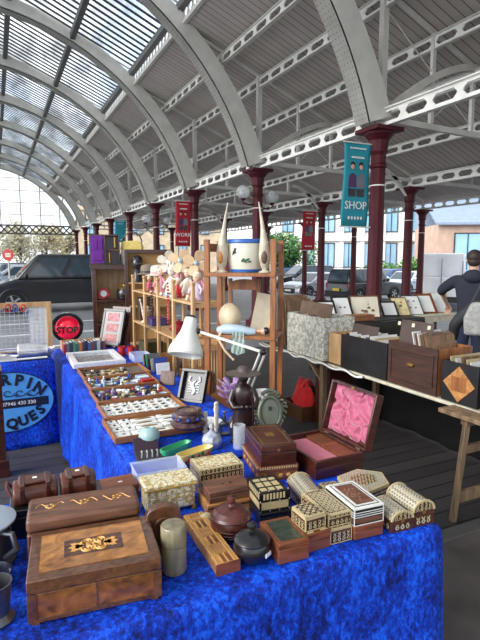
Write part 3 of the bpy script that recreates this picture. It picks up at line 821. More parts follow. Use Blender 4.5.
# hexagonal box
t = thing('hexagonal_box', 'flat hexagonal mosaic box behind the domed chests', 'box', (1.365, 1.60, TZ), R(10))
hx = [(.125*math.cos(a), .10*math.sin(a)) for a in [k*PI/3 for k in range(6)]]
b = MB(); b.prism(hx, 0, .042); b.build('body', m_rosew, t, bevel=.002)
b = MB(); b.prism([(p[0]*1.02,p[1]*1.02) for p in hx], .043, .060); b.build('lid', m_bone, t, bevel=.003)
b = MB(); b.prism([(p[0]*.9,p[1]*.9) for p in hx], .060, .0612); b.build('top_mosaic', m_pearl, t)
b = MB(); b.prism([(p[0]*.55,p[1]*.55) for p in hx], .0612, .0624); b.build('top_rosette', m_dark_m, t)
b = MB()
for p, q in zip(hx, hx[1:]+hx[:1]): b.beam((p[0]*1.003,p[1]*1.003,.021),(q[0]*1.003,q[1]*1.003,.021),.003,.028)
b.build('side_mosaic', m_cream_m, t)
dome_chest('domed mosaic chest behind the stacked mosaic boxes', 1.035, 1.565, .10, .17, .088, -12)
inlay_box('low cream mosaic box between the hexagonal box and the carved lid box', 1.16, 1.545, .075, .11, .06, -8)

# stacked boxes in the middle
t = lbox('small_wooden_box', 'honey wooden box at the bottom of the stack near the turned jar', .690, 1.700, .195, .160, .048, -6, m_lightw, lid=.3)
b = MB(); b.box(-.001,.196,-.0015,0,.030,.034); b.build('dark_line', m_rosew, t)
t = lbox('small_wooden_box', 'brown box with brass catch lying on the honey wooden box', .700, 1.705, .180, .115, .046, -4, m_brownw, z=TZ+.0488, lid=.45)
b = MB(); b.box(.08, .10, .045, .057, .046, .048); b.box(.084,.096,-.003,0,.015,.03); b.build('catch', m_brass, t)
b = MB(); b.box(.07, .115, .055, .063, .046, .0475); b.build('handle_slot', m_black, t)
t = inlay_box('box with busy cream mosaic lid behind the brown catch box', .725, 1.868, .198, .135, .118, -3, TZ, m_flor, m_dark_m, .22)
# mahogany writing box on inlaid box
t = thing('inlaid_wooden_box', 'inlaid brown box with striped edge under the dark writing box', 'box', (1.010, 1.88, TZ), R(-12))
w, d, h = .185, .29, .072
b = MB(); b.box(0,w,0,d,0,.045); b.build('body', m_walnut, t, bevel=.002)
b = MB(); b.box(-.004,w+.004,-.004,d+.004,.046,h); b.build('lid', m_oakr, t, bevel=.004)
b = MB()
for k in range(24):
    y0 = .004+d*k/24*.98; b.box(-.0055,-.004,y0,y0+.006,.058,.068)
for k in range(16):
    x0 = .004+w*k/16*.97; b.box(x0,x0+.006,-.0055,-.004,.058,.068)
b.build('chequer_stringing', m_bone, t)
b = MB()
for k in range(5): b.ell((.03+.037*k,-.001,.024),(.012,.002,.010),8); b.ell((-.001,.03+.055*k,.024),(.002,.016,.010),8)
build_each(b, 'diamond_inlay', m_inlaylight, t)
t = thing('writing_box', 'dark mahogany writing box with brass strung lid on top of an inlaid box', 'box', (1.018, 1.875, TZ+.0725), R(-12))
w, d, h = .168, .285, .095
b = MB(); b.box(0,w,0,d,0,.062); b.build('body', m_maho, t, bevel=.003)
b = MB(); b.box(0,w,0,d,.063,h); b.build('lid', m_maho, t, bevel=.003)
b = MB()
for (x0,x1,y0,y1) in ((.018,w-.018,.022,.026),(.018,w-.018,d-.026,d-.022),(.018,.022,.022,d-.022),(w-.022,w-.018,.022,d-.022)): b.box(x0,x1,y0,y1,h,h+.0008)
b.box(w/2-.02,w/2+.02,d/2-.022,d/2+.022,h,h+.001)
b.build('brass_stringing', m_brass, t)
b = MB(); b.box(w/2-.006,w/2+.006,-.001,0,.066,.078); b.build('lock_plate', m_brass, t)

# open box lined in pink silk
t = thing('open_lined_box', 'open mahogany box lined with ruched pink silk', 'box', (1.250, 1.785, TZ), R(0))
w, d, h = .272, .355, .088
b = MB(); hollow(b, w, d, h, .014); b.build('body', m_maho, t, bevel=.003)
panel(t, 'tray_lining', m_pinkfelt, .016, w*.62, .016, d-.016, .055, .060, label='flat pink felt')
panel(t, 'tray_divider', m_oakr, w*.63, w-.015, .016, d-.016, .06, .074)
b = MB(); b.box(.01, w-.01, -.0015, 0, .030, .05); b.build('carved_frieze', m_rosew, t, bevel=.001)

# its raised lid, padded with the same silk
from mathutils import noise as mnoise
ld = Matrix.Translation((w+.004, 0, h)) @ Euler((0, R(14), 0)).to_matrix().to_4x4()
b = MB(); lh = .275; th = .045
for q in ((0,th,0,.012,0,lh),(0,th,d-.012,d,0,lh),(0,th,.012,d-.012,0,.012),(0,th,.012,d-.012,lh-.012,lh),(th-.012,th,.012,d-.012,.012,lh-.012)): b.box(*q, 0, ld)
b.build('lid', m_maho, t, bevel=.003)
b = MB(); n = 64; P = []
for i in range(n+1):
    row = []
    for j in range(n+1):
        u, v_ = i/n, j/n
        q = Vector((u*4.4+.7, v_*3.6, 1.3)); q2 = q + .55*Vector((mnoise.noise(q*.9), mnoise.noise(q*.9+Vector((5,2,1))), 0))
        hgt = 0
        for (ax, ay, fr) in ((1, .55, 2.3), (-.6, 1, 2.0), (.9, -.9, 1.7)):
            hgt = max(hgt, 1-abs(math.sin((q2.x*ax+q2.y*ay)*fr*1.25))**.7)
        e = min(1, 9*min(u, 1-u, v_, 1-v_))
        row.append((.036 - .036*hgt*e, .012+(d-.024)*u, .012+(lh-.024)*v_))
    P.append(row)
b.sheet(P, 0, ld); o = b.build('lid_lining', m_silk, t, ang=180); o['label'] = 'ruched pink silk lid lining'
b = MB()
for yy in (.05, d-.05): b.tube([ld @ Vector((.004, yy-.015, -.002)), ld @ Vector((.004, yy+.015, -.002))], .004, 6)
build_each(b, 'hinge', m_brass, t)
b = MB(); b.box(-.002, .004, d/2-.01, d/2+.01, lh-.012, lh-.002, 0, ld); b.build('lock_plate', m_brass, t)

# pewter on the left edge
t = thing('pewter_tankard', 'large round pewter tankard with pale lid at the left edge of the table', 'tankard', (-.088, 1.765, TZ))
b = MB(); b.lathe([(.10,0),(.105,.008),(.088,.02),(.088,.12),(.094,.135)], 32); b.build('body', m_pewter, t)
b = MB(); b.lathe([(.094,.1355),(.108,.137),(.108,.143),(.098,.146),(.04,.150),(.0,.151)], 32); b.build('lid', plain('pale dull pewter', hexc(176,186,200), .45, .5, .06, 12), t)
b = MB(); b.tube([(.085*math.cos(-.75), .085*math.sin(-.75), .115), (.125*math.cos(-.75), .125*math.sin(-.75), .118), (.14*math.cos(-.75), .14*math.sin(-.75), .07), (.09*math.cos(-.75), .09*math.sin(-.75), .03)], .010, 8); b.build('handle', m_pewter, t)
t = thing('pewter_mug', 'small dark pewter mug nearest the camera at the left table edge', 'mug', (-.048, 1.445, TZ))
b = MB(); b.lathe([(.046,0),(.048,.006),(.040,.014),(.034,.022),(.036,.03),(.043,.108),(.045,.112),(.042,.112),(.040,.1),(.033,.035),(.0,.03)], 28); b.build('body', m_pewter, t)
b = MB(); b.tube([(-.040,.0,.095),(-.07,.0,.09),(-.072,0,.05),(-.036,0,.035)], .005, 7); b.build('handle', m_pewter, t)
t = thing('dark_bowl', 'dark blue black glazed bowl between the pewter tankard and the small mug', 'bowl', (-.055, 1.605, TZ))
b = MB(); b.lathe([(.03,0),(.032,.005),(.05,.03),(.055,.05),(.052,.05),(.045,.03),(0,.01)], 24); b.build('bowl', plain('blue black glaze', hexc(16,20,44), .25, 0, .2, 20, 0, .5), t)

t = thing('woven_ball', 'small round cream woven trinket behind the turned red jar', 'trinket', (.665, 1.655, TZ))
b = MB(); b.ell((0,0,.024),(.030,.026,.024),14); b.build('woven_shell', m_bone, t)
b = MB()
for k in range(6): b.tube([(.0305*math.cos(a)*math.cos(k*.52), .0265*math.cos(a)*math.sin(k*.52), .024+.0245*math.sin(a)) for a in [q*PI/8-PI/2+.2 for q in range(8)]], .0012, 4)
b.build('weave_line', m_brownw, t)
# ------------------------------------------------------------------ side table: trays of trinkets
m_tray = wood('tray wood', hexc(112,68,40), hexc(166,108,66), 14, 'x', .5, .05)
m_card = plain('white display card', hexc(225,225,222), .7, 0, .05, 60)
m_base = plain('pale tray lining', hexc(196,188,172), .8, 0, .12, 40)
m_dlin = plain('dark tray lining', hexc(104,92,80), .8, 0, .3, 40)
m_jet = plain('dark jewel', hexc(40,36,40), .25, 0, .4, 90, 0, .3)
def colm(n, r, g, bb, rough=.4, metal=0): return plain(n, hexc(r,g,bb), rough, metal, .15, 60)
TR = {'silver': m_silver, 'cream': m_bone, 'brown': m_brownw, 'black': m_jet, 'brass': m_brass,
      'blue': colm('cobalt blue', 40,62,150), 'red': colm('bright red', 176,30,36), 'green': colm('deep green', 34,88,54),
      'white': colm('china white', 226,228,230, .25), 'purple': colm('purple', 92,50,120), 'pale blue': colm('pale blue', 150,176,200)}
def tray(label, x0, x1, y0, y1, z, rz, lining):
    t = thing('wooden_tray', label, 'tray', (x0, y0, z), R(rz), 'wooden trays of trinkets on the side table')
    w, d, h, th = x1-x0, y1-y0, .036, .011
    b = MB(); b.box(th, w-th, th, d-th, 0, .006); b.build('tray_bottom', lining, t)
    b = MB(); b.box(0,w,0,th,0,h); b.build('front_rail', m_tray, t, bevel=.002)
    b = MB(); b.box(0,w,d-th,d,0,h); b.build('back_rail', m_tray, t, bevel=.002)
    for xx in (0, w-th):
        b = MB(); b.box(xx,xx+th,th,d-th,0,h); b.build('side_rail', m_tray, t, bevel=.002)
    return t
TRAYS = [('wooden tray of jewellery on white cards nearest to the front table', .530, 1.060, 2.615, 2.985, -1, m_base),
         ('wooden tray of brooches on small white cards, second from the front', .560, 1.085, 3.000, 3.345, -1, m_base),
         ('wooden tray with a jumble of coloured trinkets, middle of the five trays', .575, 1.095, 3.360, 3.715, -1, m_dlin),
         ('wooden tray with blue and white trinkets, fourth from the front', .590, 1.115, 3.730, 4.085, -1, m_dlin),
         ('wooden tray of small bone and metal pieces next to the white framed case', .600, 1.150, 4.100, 4.500, -1, m_dlin)]
ZT = [TZ+.004]*5
for k, (lb, x0, x1, y0, y1, rz, ln) in enumerate(TRAYS): tray(lb, x0, x1, y0, y1, TZ+.003, 0, ln)
ZI = TZ + .003 + .0065
rt = random.Random(11)
def card_proto(w, d, jw, jd, mj, label, group, cat='brooch', name='brooch_card'):
    t = thing(name, label, cat, (0,0,0), 0, group)
    b = MB(); b.box(-w/2,w/2,-d/2,d/2,0,.012); b.build('card', m_card, t, bevel=.002)
    b = MB(); b.ell((0,0,.014),(jw,jd,.006),8); b.build('jewel', mj, t)
    return t
# nearest tray
protos = [card_proto(.062,.058,.009,.009,m_jet,'square white card with a dark round earring in the nearest tray','earring cards in the nearest tray','earring card','earring_card'),
          card_proto(.150,.050,.055,.005,m_brass,'long white card holding a slim metal bar brooch in the nearest tray','bar brooch cards in the nearest tray'),
          card_proto(.085,.080,.018,.012,m_silver,'white card with a silver brooch in the nearest tray','silver brooch cards in the nearest tray'),]
first = [True]*3
for (u, v, k) in [(.045,.33,0),(.12,.325,0),(.03+.02,.255,0),(.125,.25,0),(.05,.18,0),(.12,.175,0),(.06,.09,2),(.16,.09,2),(.235,.31,1),(.225,.235,1),(.235,.165,1),(.255,.08,1),(.40,.32,1),(.395,.25,1),(.40,.18,1)]:
    p = protos[k]; loc = (.530+u, 2.615+v, ZI); r = R(rt.uniform(-6,6))
    if first[k]: p.location = loc; p.rotation_euler.z = r; first[k] = False
    else: dup(p, p['label'], loc, r)
# second tray: rows of small cards
pc = [card_proto(.052,.048,.016,.009,m,'small white card with a %s brooch in the second tray' % n,'small brooch cards in the second tray') for n, m in (('dark',m_jet),('silver',m_silver),('brass',m_brass))]
used = set()
for j in range(5):
    for i in range(8):
        k = rt.choice([0,0,1,1,2]); loc = (.560+.045+.061*i+rt.uniform(-.005,.005), 3.0+.045+.064*j, ZI); r = R(rt.uniform(-10,10))
        if k not in used: pc[k].location = loc; pc[k].rotation_euler.z = r; used.add(k)
        else: dup(pc[k], pc[k]['label'], loc, r)
for k in range(3):
    if k not in used: COL.objects.unlink(pc[k])
# jumbled trays
def trinket_mesh(kind):
    b = MB()
    if kind == 'pill box': b.lathe([(.016,0),(.018,.002),(.018,.012),(.017,.013),(.0185,.014),(.0185,.019),(.014,.022),(.0,.023)], 12)
    elif kind == 'penknife': b.box(-.045,.045,-.007,.007,0,.011); b.box(.030,.047,-.005,.005,.001,.010)
    elif kind == 'ring': b.tube([(.016*math.cos(a),.016*math.sin(a),.0045) for a in [k*PI/7 for k in range(14)]], .0042, 6, closed=True)
    elif kind == 'bottle': b.lathe([(.012,0),(.014,.003),(.014,.026),(.006,.033),(.006,.042),(.008,.043),(.008,.048)], 10)
    elif kind == 'spoon': b.tube([(-.05,0,.004),(.02,0,.005)], .0028, 6); b.ell((.032,0,.006),(.018,.010,.005),8)
    elif kind == 'bead': b.ell((0,0,.013),(.015,.013,.013),10)
    elif kind == 'dish': b.lathe([(.012,0),(.015,.002),(.030,.012),(.032,.016),(.028,.014),(.010,.004)], 14)
    elif kind == 'figurine': b.lathe([(.013,0),(.014,.004),(.009,.016),(.012,.026),(.007,.033)], 10); b.ell((0,0,.040),.008,8)
    return b
cache = {}
def trinket(kind, col, where, loc, rz):
    key = (kind, col)
    lb = 'small %s %s among the clutter in %s' % (col, kind, where)
    if key not in cache:
        o = trinket_mesh(kind).build(kind.replace(' ', '_'), TR[col], bevel=.001 if kind == 'penknife' else 0)
        cache[key] = o
    else:
        o = cache[key].copy(); COL.objects.link(o)
    o.location = loc; o.rotation_euler.z = rz
    return tag(o, lb, kind, '%ss in %s' % (kind, where))
def fill(where, x0, x1, y0, y1, n, kinds, cols, md=.034):
    pts = []; tries = 0
    while len(pts) < n and tries < 6000:
        tries += 1
        p = (rt.uniform(x0+.035, x1-.035), rt.uniform(y0+.035, y1-.035))
        if all((p[0]-q[0])**2 + ((p[1]-q[1])*1.0)**2 > md*md for q in pts): pts.append(p)
    for p in pts:
        k = rt.choice(kinds); long_ = k in ('penknife','spoon')
        x = min(max(p[0], x0+.065), x1-.065) if long_ else p[0]
        trinket(k, rt.choice(cols), where, (x, p[1], ZI), rt.uniform(-.35,.35) if long_ else rt.uniform(0, 6.28))
fill('the middle tray', .575, 1.095, 3.36, 3.715, 52, ['pill box','bead','bottle','ring','dish','figurine','pill box'], ['silver','white','blue','red','green','black','brass','purple','pale blue','cream','white'], .044)
fill('the fourth tray', .590, 1.00, 3.73, 4.085, 40, ['pill box','dish','figurine','spoon','penknife','bead'], ['silver','white','pale blue','black','cream','blue','silver'], .046)
fill('the tray by the white case', .600, 1.02, 4.10, 4.50, 40, ['penknife','spoon','ring','bead','pill box'], ['cream','brass','silver','brown','black','cream'], .047)
t = thing('red_case', 'flat bright red case lying at the right of the fourth tray', 'case', (1.0, 3.80, ZI), R(8))
b = MB(); b.box(0,.095,0,.06,0,.016); b.build('case_bottom', TR['red'], t, bevel=.002)
b = MB(); b.box(0,.095,0,.06,.0165,.03); b.build('case_lid', TR['red'], t, bevel=.002)
t = thing('cigarette_card_pack', 'small pale blue packet behind the red case', 'packet', (1.0, 3.90, ZI), R(5))
b = MB(); b.box(0,.09,0,.11,0,.03); b.build('packet', TR['pale blue'], t, bevel=.002); b = MB(); b.box(.005,.085,.01,.05,.03,.031); b.build('packet_label', m_card, t)

# white framed glass case and the things beyond it
t = thing('display_case', 'white framed glass topped display case at the far end of the trays', 'case', (.585, 4.62, TZ+.003), R(-1))
w, d, h = .475, .60, .05; f = .055
b = MB(); b.box(f,w-f,f,d-f,0,.008); b.build('case_lining', m_dlin, t)
for q in ((0,w,0,f),(0,w,d-f,d),(0,f,f,d-f),(w-f,w,f,d-f)):
    b = MB(); b.box(q[0],q[1],q[2],q[3],0,h); b.build('frame_rail', TR['white'], t, bevel=.004)
b = MB(); b.box(f-.004,w-f+.004,f-.004,d-f+.004,h-.012,h-.008); b.build('glass_top', glass('clear pane', (.96,.98,1), .88, .05), t)
b = MB()
for k in range(14): b.ell((f+.03+.05*(k%7), f+.1+.22*(k//7)+.03*(k%3), .016), (.018,.03,.008), 8)
build_each(b, 'trinket', m_brass, t)

# row of book and disc spines beyond
cols = [(176,40,56),(120,130,140),(60,70,80),(90,150,120),(60,110,110),(196,120,60),(80,60,90),(30,40,70),(70,100,140),(150,60,80),(40,90,90),(190,190,190),(56,56,64),(120,60,70)]
pa = Vector((.60, 5.45, 0)); n = 0
x = .60
names = ['crimson','pale grey','slate','sea green','teal','tan','plum','navy','steel blue','raspberry','bottle green','silver grey','charcoal','wine']
for k in range(14):
    tk = .026 + .010*((k*7) % 3)/2
    t = thing('book', '%s backed book standing in the row before the red dome lamp' % names[k], 'book', (x, 5.40, TZ+.002), 0, 'books in the row before the red dome lamp')
    mc = colm('book cover ' + names[k], *cols[k])
    b = MB(); hgt = .105 + .02*((k*5) % 4)/3; b.box(0,tk-.003,0,.003,0,hgt); b.box(0,.0025,.003,.16,0,hgt); b.box(tk-.0055,tk-.003,.003,.16,0,hgt); b.build('cover', mc, t)
    b = MB(); b.box(.003,tk-.006,.004,.155,.004,hgt-.004); b.build('pages', m_card, t)
    x += tk
# carton behind them
t = thing('wooden_crate', 'low pale wooden crate behind the coloured books', 'crate', (.60, 5.585, TZ+.001), 0)
b = MB(); hollow(b, .42, .16, .10, .012); b.build('crate_walls', m_pine, t, bevel=.002)

# STOP lamp
m_redglow = plain('red dome glass', hexc(226,16,40), .12, 0, .1, 12, 0, .8)
m_redglow.node_tree.nodes['Principled BSDF'].inputs['Emission Color'].default_value = (1, .02, .08, 1); m_redglow.node_tree.nodes['Principled BSDF'].inputs['Emission Strength'].default_value = .22
c = onY(67.5, 327.5, 5.95)
t = thing('stop_lamp', 'round red STOP lamp with black hood standing in a crate', 'lamp', (c.x, 5.95, c.z), R(-8))
r = .148
Mf = T(0,0,0,0,R(90))
b = MB(); b.lathe([(r*1.16,-.06),(r*1.16,.0),(r*1.02,.012),(r*.90,.012)], 36, 0, (0,0,0), Mf); b.build('housing', m_black, t)
b = MB(); b.lathe([(r*.90,.012),(r*.83,.045),(r*.60,.08),(r*.28,.098),(0.001,.102)], 36, 0, (0,0,0), Mf); b.build('red_dome', m_redglow, t)
b = MB()
for k in range(13):
    a0, a1 = R(10+160*k/13), R(10+160*(k+1)/13)
    vs = []
    for a in (a0, a1):
        for (rr_, yy) in ((r*1.12,-.02),(r*1.22,-.02),(r*1.22,-.13),(r*1.12,-.13)): vs.append((rr_*math.cos(a), yy, rr_*math.sin(a)))
    b.add(vs, [(0,1,5,4),(1,2,6,5),(2,3,7,6),(3,0,4,7)])
b.build('hood', m_black, t)
b = MB(); b.text('STOP', .098, .006, 0, T(0,-.100,-.02,0,R(90)), 'CENTER', 1.0, .04); b.build('lettering', m_black, t)
b = MB(); b.box(-.05,.05,-.02,.06,-c.z+.001,-r); b.build('stand', m_black, t)
# ------------------------------------------------------------------ things standing on the side table
m_bonel = plain('pale carved bone', hexc(228,216,192), .45, 0, .1, 60)
m_cel = plain('pale celadon glaze', hexc(150,182,180), .35, 0, .08, 20, 0, .3)
m_greenc = plain('jade green china', hexc(70,170,120), .25, 0, .08, 20, 0, .5)
m_yel = plain('cream yellow china', hexc(226,206,130), .3, 0, .06, 20, 0, .3)
m_brglaze = plain('mottled brown blue glaze', hexc(70,48,50), .22, 0, .5, 24, 0, .6)
m_dwood = plain('dark carved wood', hexc(36,18,16), .3, 0, .25, 30, .05, .3)
m_greygrn = plain('grey green tarnished metal', hexc(112,118,100), .45, .4, .25, 40, .1)
t = thing('bud_jar', 'round pale celadon jar at the corner of the nearest tray', 'jar', (.70, 2.55, TZ))
b = MB(); b.lathe([(.025,0),(.04,.006),(.055,.03),(.058,.05),(.052,.072),(.036,.088),(.02,.094),(.018,.09)], 24); b.build('jar', m_cel, t)
t = thing('glazed_pot', 'mottled brown and blue lidded pot beside the nearest tray', 'pot', (.94, 2.60, TZ+.0395))
b = MB(); b.lathe([(.055,0),(.07,.006),(.098,.02),(.102,.03),(.085,.042),(.078,.048)], 28); b.build('base_dish', m_brglaze, t)
b = MB(); b.lathe([(.074,.0485),(.084,.06),(.086,.082),(.078,.092),(.08,.098),(.078,.108),(.06,.110),(.055,.104),(.02,.104)], 28); b.build('bowl', m_brglaze, t)
b = MB()
for k in range(10):
    a = k*.628; b.ell((.086*math.cos(a), .086*math.sin(a), .07), (.012,.012,.010), 8)
build_each(b, 'blue_boss', TR['blue'], t, 0, 'cobalt blue boss')
# leather manicure case
t = thing('tool_case', 'open dark leather manicure case with silver tools', 'case', (.575, 2.33, TZ), R(-8))
b = MB(); b.box(0,.13,0,.12,0,.014); b.build('case_tray', colm('dark plum leather', 48,26,34), t, bevel=.004)
b = MB(); b.box(0,.13,.0,.006,.0,.10, 0, T(0,.121,.006,0,R(-62))); b.build('case_flap', colm('dark plum leather flap', 48,26,40), t, bevel=.003)
for k in range(4):
    b = MB(); x = .025+.026*k; b.tube([(x,.015,.018),(x+.008,.065,.019),(x+.01,.10,.018)], [.004,.003,.006], 6); b.build('tool', m_silver, t)
def trough(name, label, loc, rz, L, wd, h, mt, cat):
    t = thing(name, label, cat, loc, R(rz)); b = MB(); n = 16; rings = []
    for (s_, z) in ((.72,0),(.8,.004),(.98,h*.7),(1.0,h),(.92,h),(.88,h*.7),(.7,.012)):
        rings.append([(L/2*s_*math.copysign(abs(math.cos(a))**.55, math.cos(a)), wd/2*s_*math.copysign(abs(math.sin(a))**.55, math.sin(a)), z) for a in [2*PI*k/n for k in range(n)]])
    vs = [p for r_ in rings for p in r_]; fs = []
    for i in range(len(rings)-1):
        for k in range(n): fs.append((i*n+k, i*n+(k+1)%n, (i+1)*n+(k+1)%n, (i+1)*n+k))
    fs.append(tuple(range(n))[::-1]); fs.append(tuple((len(rings)-1)*n+k for k in range(n)))
    b.add(vs, fs); b.build('dish', mt, t, ang=50); return t
trough('china_trough', 'long jade green china trough', (.785, 2.36, TZ), 24, .20, .058, .046, m_greenc, 'dish')
t = trough('china_trough', 'cream yellow china trough with raised flowers', (.845, 2.245, TZ), 18, .22, .068, .05, m_yel, 'dish')
b = MB(); 
for k in range(9): b.ell((-.085+.021*k, -.034+.002*math.sin(k*2.), .018+.010*(k%3)), (.010,.006,.010), 8, k%3)
tag(b.build('applied_flower', [TR['brown'], TR['red'], TR['green']], t), 'raised brown and red flowers')
# perfume bottle
t = thing('perfume_bottle', 'round cut glass perfume bottle', 'bottle', (.985, 2.36, TZ))
b = MB(); b.lathe([(.025,0),(.04,.004),(.054,.03),(.055,.045),(.046,.068),(.02,.085),(.013,.092),(.013,.105)], 10); b.build('bottle', plain('faceted glass', hexc(176,182,196), .08, .35, .3, 40), t, ang=15)
b = MB(); b.lathe([(.012,.1055),(.016,.112),(.014,.126),(.006,.132)], 10); b.build('stopper', m_silver, t)
t = thing('china_plate', 'white and blue china plate under the perfume bottle corner', 'plate', (1.10, 2.72, TZ))
b = MB(); b.lathe([(.05,0),(.06,.004),(.10,.012),(.102,.014),(.06,.008),(.02,.006)], 28); b.build('plate', TR['white'], t)
# bone carvings standing behind
for (px, py, top, dep, lb) in ((216.5, 437, 398, 2.62, 'tall pale bone carving standing in front of the oak shelf'), (205.5, 432, 409, 2.66, 'short pale bone carving left of the taller one')):
    c = onZ(px, py, TZ); hgt = (py-top)/500*dep
    t = thing('bone_carving', lb, 'carving', (c.x, c.y, TZ), R(20))
    b = MB(); pr = [(.020,0),(.022,.006),(.013,.014),(.012,.2*hgt),(.018,.3*hgt),(.012,.42*hgt),(.018,.55*hgt),(.013,.66*hgt),(.019,.8*hgt),(.014,.9*hgt),(.016,.97*hgt),(.006,hgt)]
    b.lathe(pr, 9, sx=1.0, sy=.6); b.build('carving', m_bonel, t, ang=30)
# black box frame with white motif
c = onZ(186, 412, TZ)
t = thing('box_frame', 'black box frame with a white lobster like motif leaning beyond the trays', 'frame', (1.165, 3.20, TZ+.002), R(-48))
M = T(0,0,0,0,R(-24)); w, h = .20, .235
for q in ((-w/2,w/2,0,.02),(-w/2,w/2,h-.02,h),(-w/2,-w/2+.02,.02,h-.02),(w/2-.02,w/2,.02,h-.02)):
    b = MB(); b.box(q[0],q[1],0,.045,q[2],q[3],0,M); b.build('frame_rail', m_black, t, bevel=.002)
b = MB(); b.box(-w/2+.015,w/2-.015,.036,.042,.015,h-.015,0,M); b.build('backing', m_jet, t)
b = MB(); b.tube([M@Vector((.0+.012*math.sin(k),.030,.06+.014*k)) for k in range(8)], [.010,.012,.014,.014,.013,.011,.008,.005], 6)
for s_ in (-1,1):
    b.tube([M@Vector((s_*.01,.030,.13)),M@Vector((s_*.045,.030,.155)),M@Vector((s_*.035,.030,.185))], [.004,.006,.009], 6)
    for q in range(4): b.tube([M@Vector((s_*.01,.030,.08+.015*q)),M@Vector((s_*.045,.030,.075+.02*q))], .0028, 5)
b.build('white_motif', TR['white'], t)
# carved statue of a robed figure in a wide hat
c = onZ(243, 441, TZ)
t = thing('carved_statue', 'dark carved wooden figure in a long robe and wide brimmed hat', 'statue', (c.x, c.y, TZ), R(-18)); t.scale = (1.08, 1.08, 1.10)
b = MB(); b.lathe([(.065,0),(.066,.012),(.058,.014),(.060,.05),(.054,.12),(.046,.17),(.050,.22),(.052,.255),(.040,.285),(.018,.297),(.016,.31)], 20, sx=1, sy=.8)
b.ell((0,-.004,.326),(.024,.027,.031),14)
b.build('robed_body', m_dwood, t, ang=60)
b = MB(); b.lathe([(.085,.343),(.088,.347),(.045,.352),(.030,.356),(.027,.375),(.015,.382),(.0,.384)], 24); b.build('hat', plain('grey brown weathered wood', hexc(84,72,66), .5, 0, .2, 30), t, ang=50)
for s_ in (-1, 1):
    b = MB(); b.tube([(s_*.047,-.002,.262),(s_*.066,-.016,.215),(s_*.052,-.045,.185),(s_*.018,-.056,.190)], [.019,.018,.015,.011], 10); b.ell((s_*.012,-.058,.191),(.012,.011,.012),8); b.build('arm', m_dwood, t, ang=70)
b = MB(); b.tube([(.045,-.06,.02),(.04,-.064,.19),(.036,-.06,.25)], .005, 6); b.build('staff', m_dwood, t)
b = MB()
for k in range(7): b.tube([(.058*math.cos(a), .047*math.sin(a)-.001, .02),(.046*math.cos(a), .037*math.sin(a), .15)], .004, 5) if (a := -PI/2+(k-3)*.32) or True else 0
b.build('robe_fold', m_dwood, t)
# small grey figure left of statue, glass cylinder, ornate frame
c = onZ(230, 436, TZ)
t = thing('pewter_figurine', 'small grey metal horseman figurine just left of the dark statue', 'figurine', (c.x-.02, c.y+.03, TZ), R(-10))
b = MB(); b.box(-.03,.03,-.02,.02,0,.01); b.build('plinth', m_black, t, bevel=.002)
b = MB(); b.ell((0,0,.065),(.035,.015,.018),10); b.tube([(.028,0,.07),(.042,0,.10),(.055,0,.095)], [.012,.010,.007], 8)
for (x, y) in ((-.025,-.008),(-.025,.008),(.024,-.008),(.024,.008)): b.tube([(x,y,.06),(x+.004,y,.03),(x,y,.008)], [.007,.004,.004], 6)
b.ell((-.002,0,.10),(.013,.011,.025),8); b.ell((0,0,.135),.011,8); b.build('horse_and_rider', m_pewter, t)
c = onZ(238, 452, TZ)
t = thing('glass_cylinder', 'plain glass cylinder vase behind the mosaic box', 'vase', (c.x+.03, c.y+.05, TZ))
b = MB(); b.lathe([(.032,0),(.033,.004),(.032,.12),(.034,.122),(.034,.126),(.030,.126),(.029,.006),(.0,.006)], 24); b.build('vase', glass('clear glass', (.96,.98,1), .82, .05), t)
c = onZ(268.5, 435, TZ)
t = thing('ornate_frame', 'grey green ornate rococo photo frame beside the dark statue', 'frame', (c.x+.02, c.y+.02, TZ+.003), R(-30))
M = T(0,0,0,0,R(-14)); hh = .25
ovl = lambda k, sx, sz: (sx*math.cos(k), 0, .115+sz*math.sin(k))
b = MB(); b.tube([M@Vector(ovl(2*PI*k/28,.062,.088)) for k in range(28)], .012, 8, closed=True); b.build('frame_ring', m_greygrn, t)
b = MB()
rr2 = random.Random(4)
for k in range(26):
    a = 2*PI*k/26; p = Vector(ovl(a,.080+.012*math.sin(3*a),.105+.014*math.cos(4*a)))
    cc = [(p.x+.014*math.cos(q*.9+a), .0+.004*math.sin(q), p.z+.014*math.sin(q*.9+a)) for q in range(6)]
    b.tube([M@Vector(q) for q in cc], [.007,.008,.007,.006,.005,.003], 6)
for k in range(7): b.ell(tuple(M@Vector((-.045+.015*k, 0, .222+.02*math.sin(PI*k/6)))), (.012,.008,.014), 8)
for s_ in (-1,1): b.tube([M@Vector((s_*.03,0,.03)),M@Vector((s_*.075,0,.012)),M@Vector((s_*.09,0,.004))], [.010,.009,.006], 6)
b.build('scrollwork', m_greygrn, t, ang=60)
b = MB(); b.prism([(.060*math.cos(2*PI*k/24), .115+.086*math.sin(2*PI*k/24)) for k in range(24)], -.004, .002, 0, M @ T(0,.004,0,0,R(90))); tag(b.build('picture', plain('pale grey green print', hexc(120,128,108), .3, 0, .15, 12), t), 'pale blank oval picture')
b = MB(); b.beam((0,.02,.15),(0,.10,.0),.02,.006); b.build('strut', m_greygrn, t)

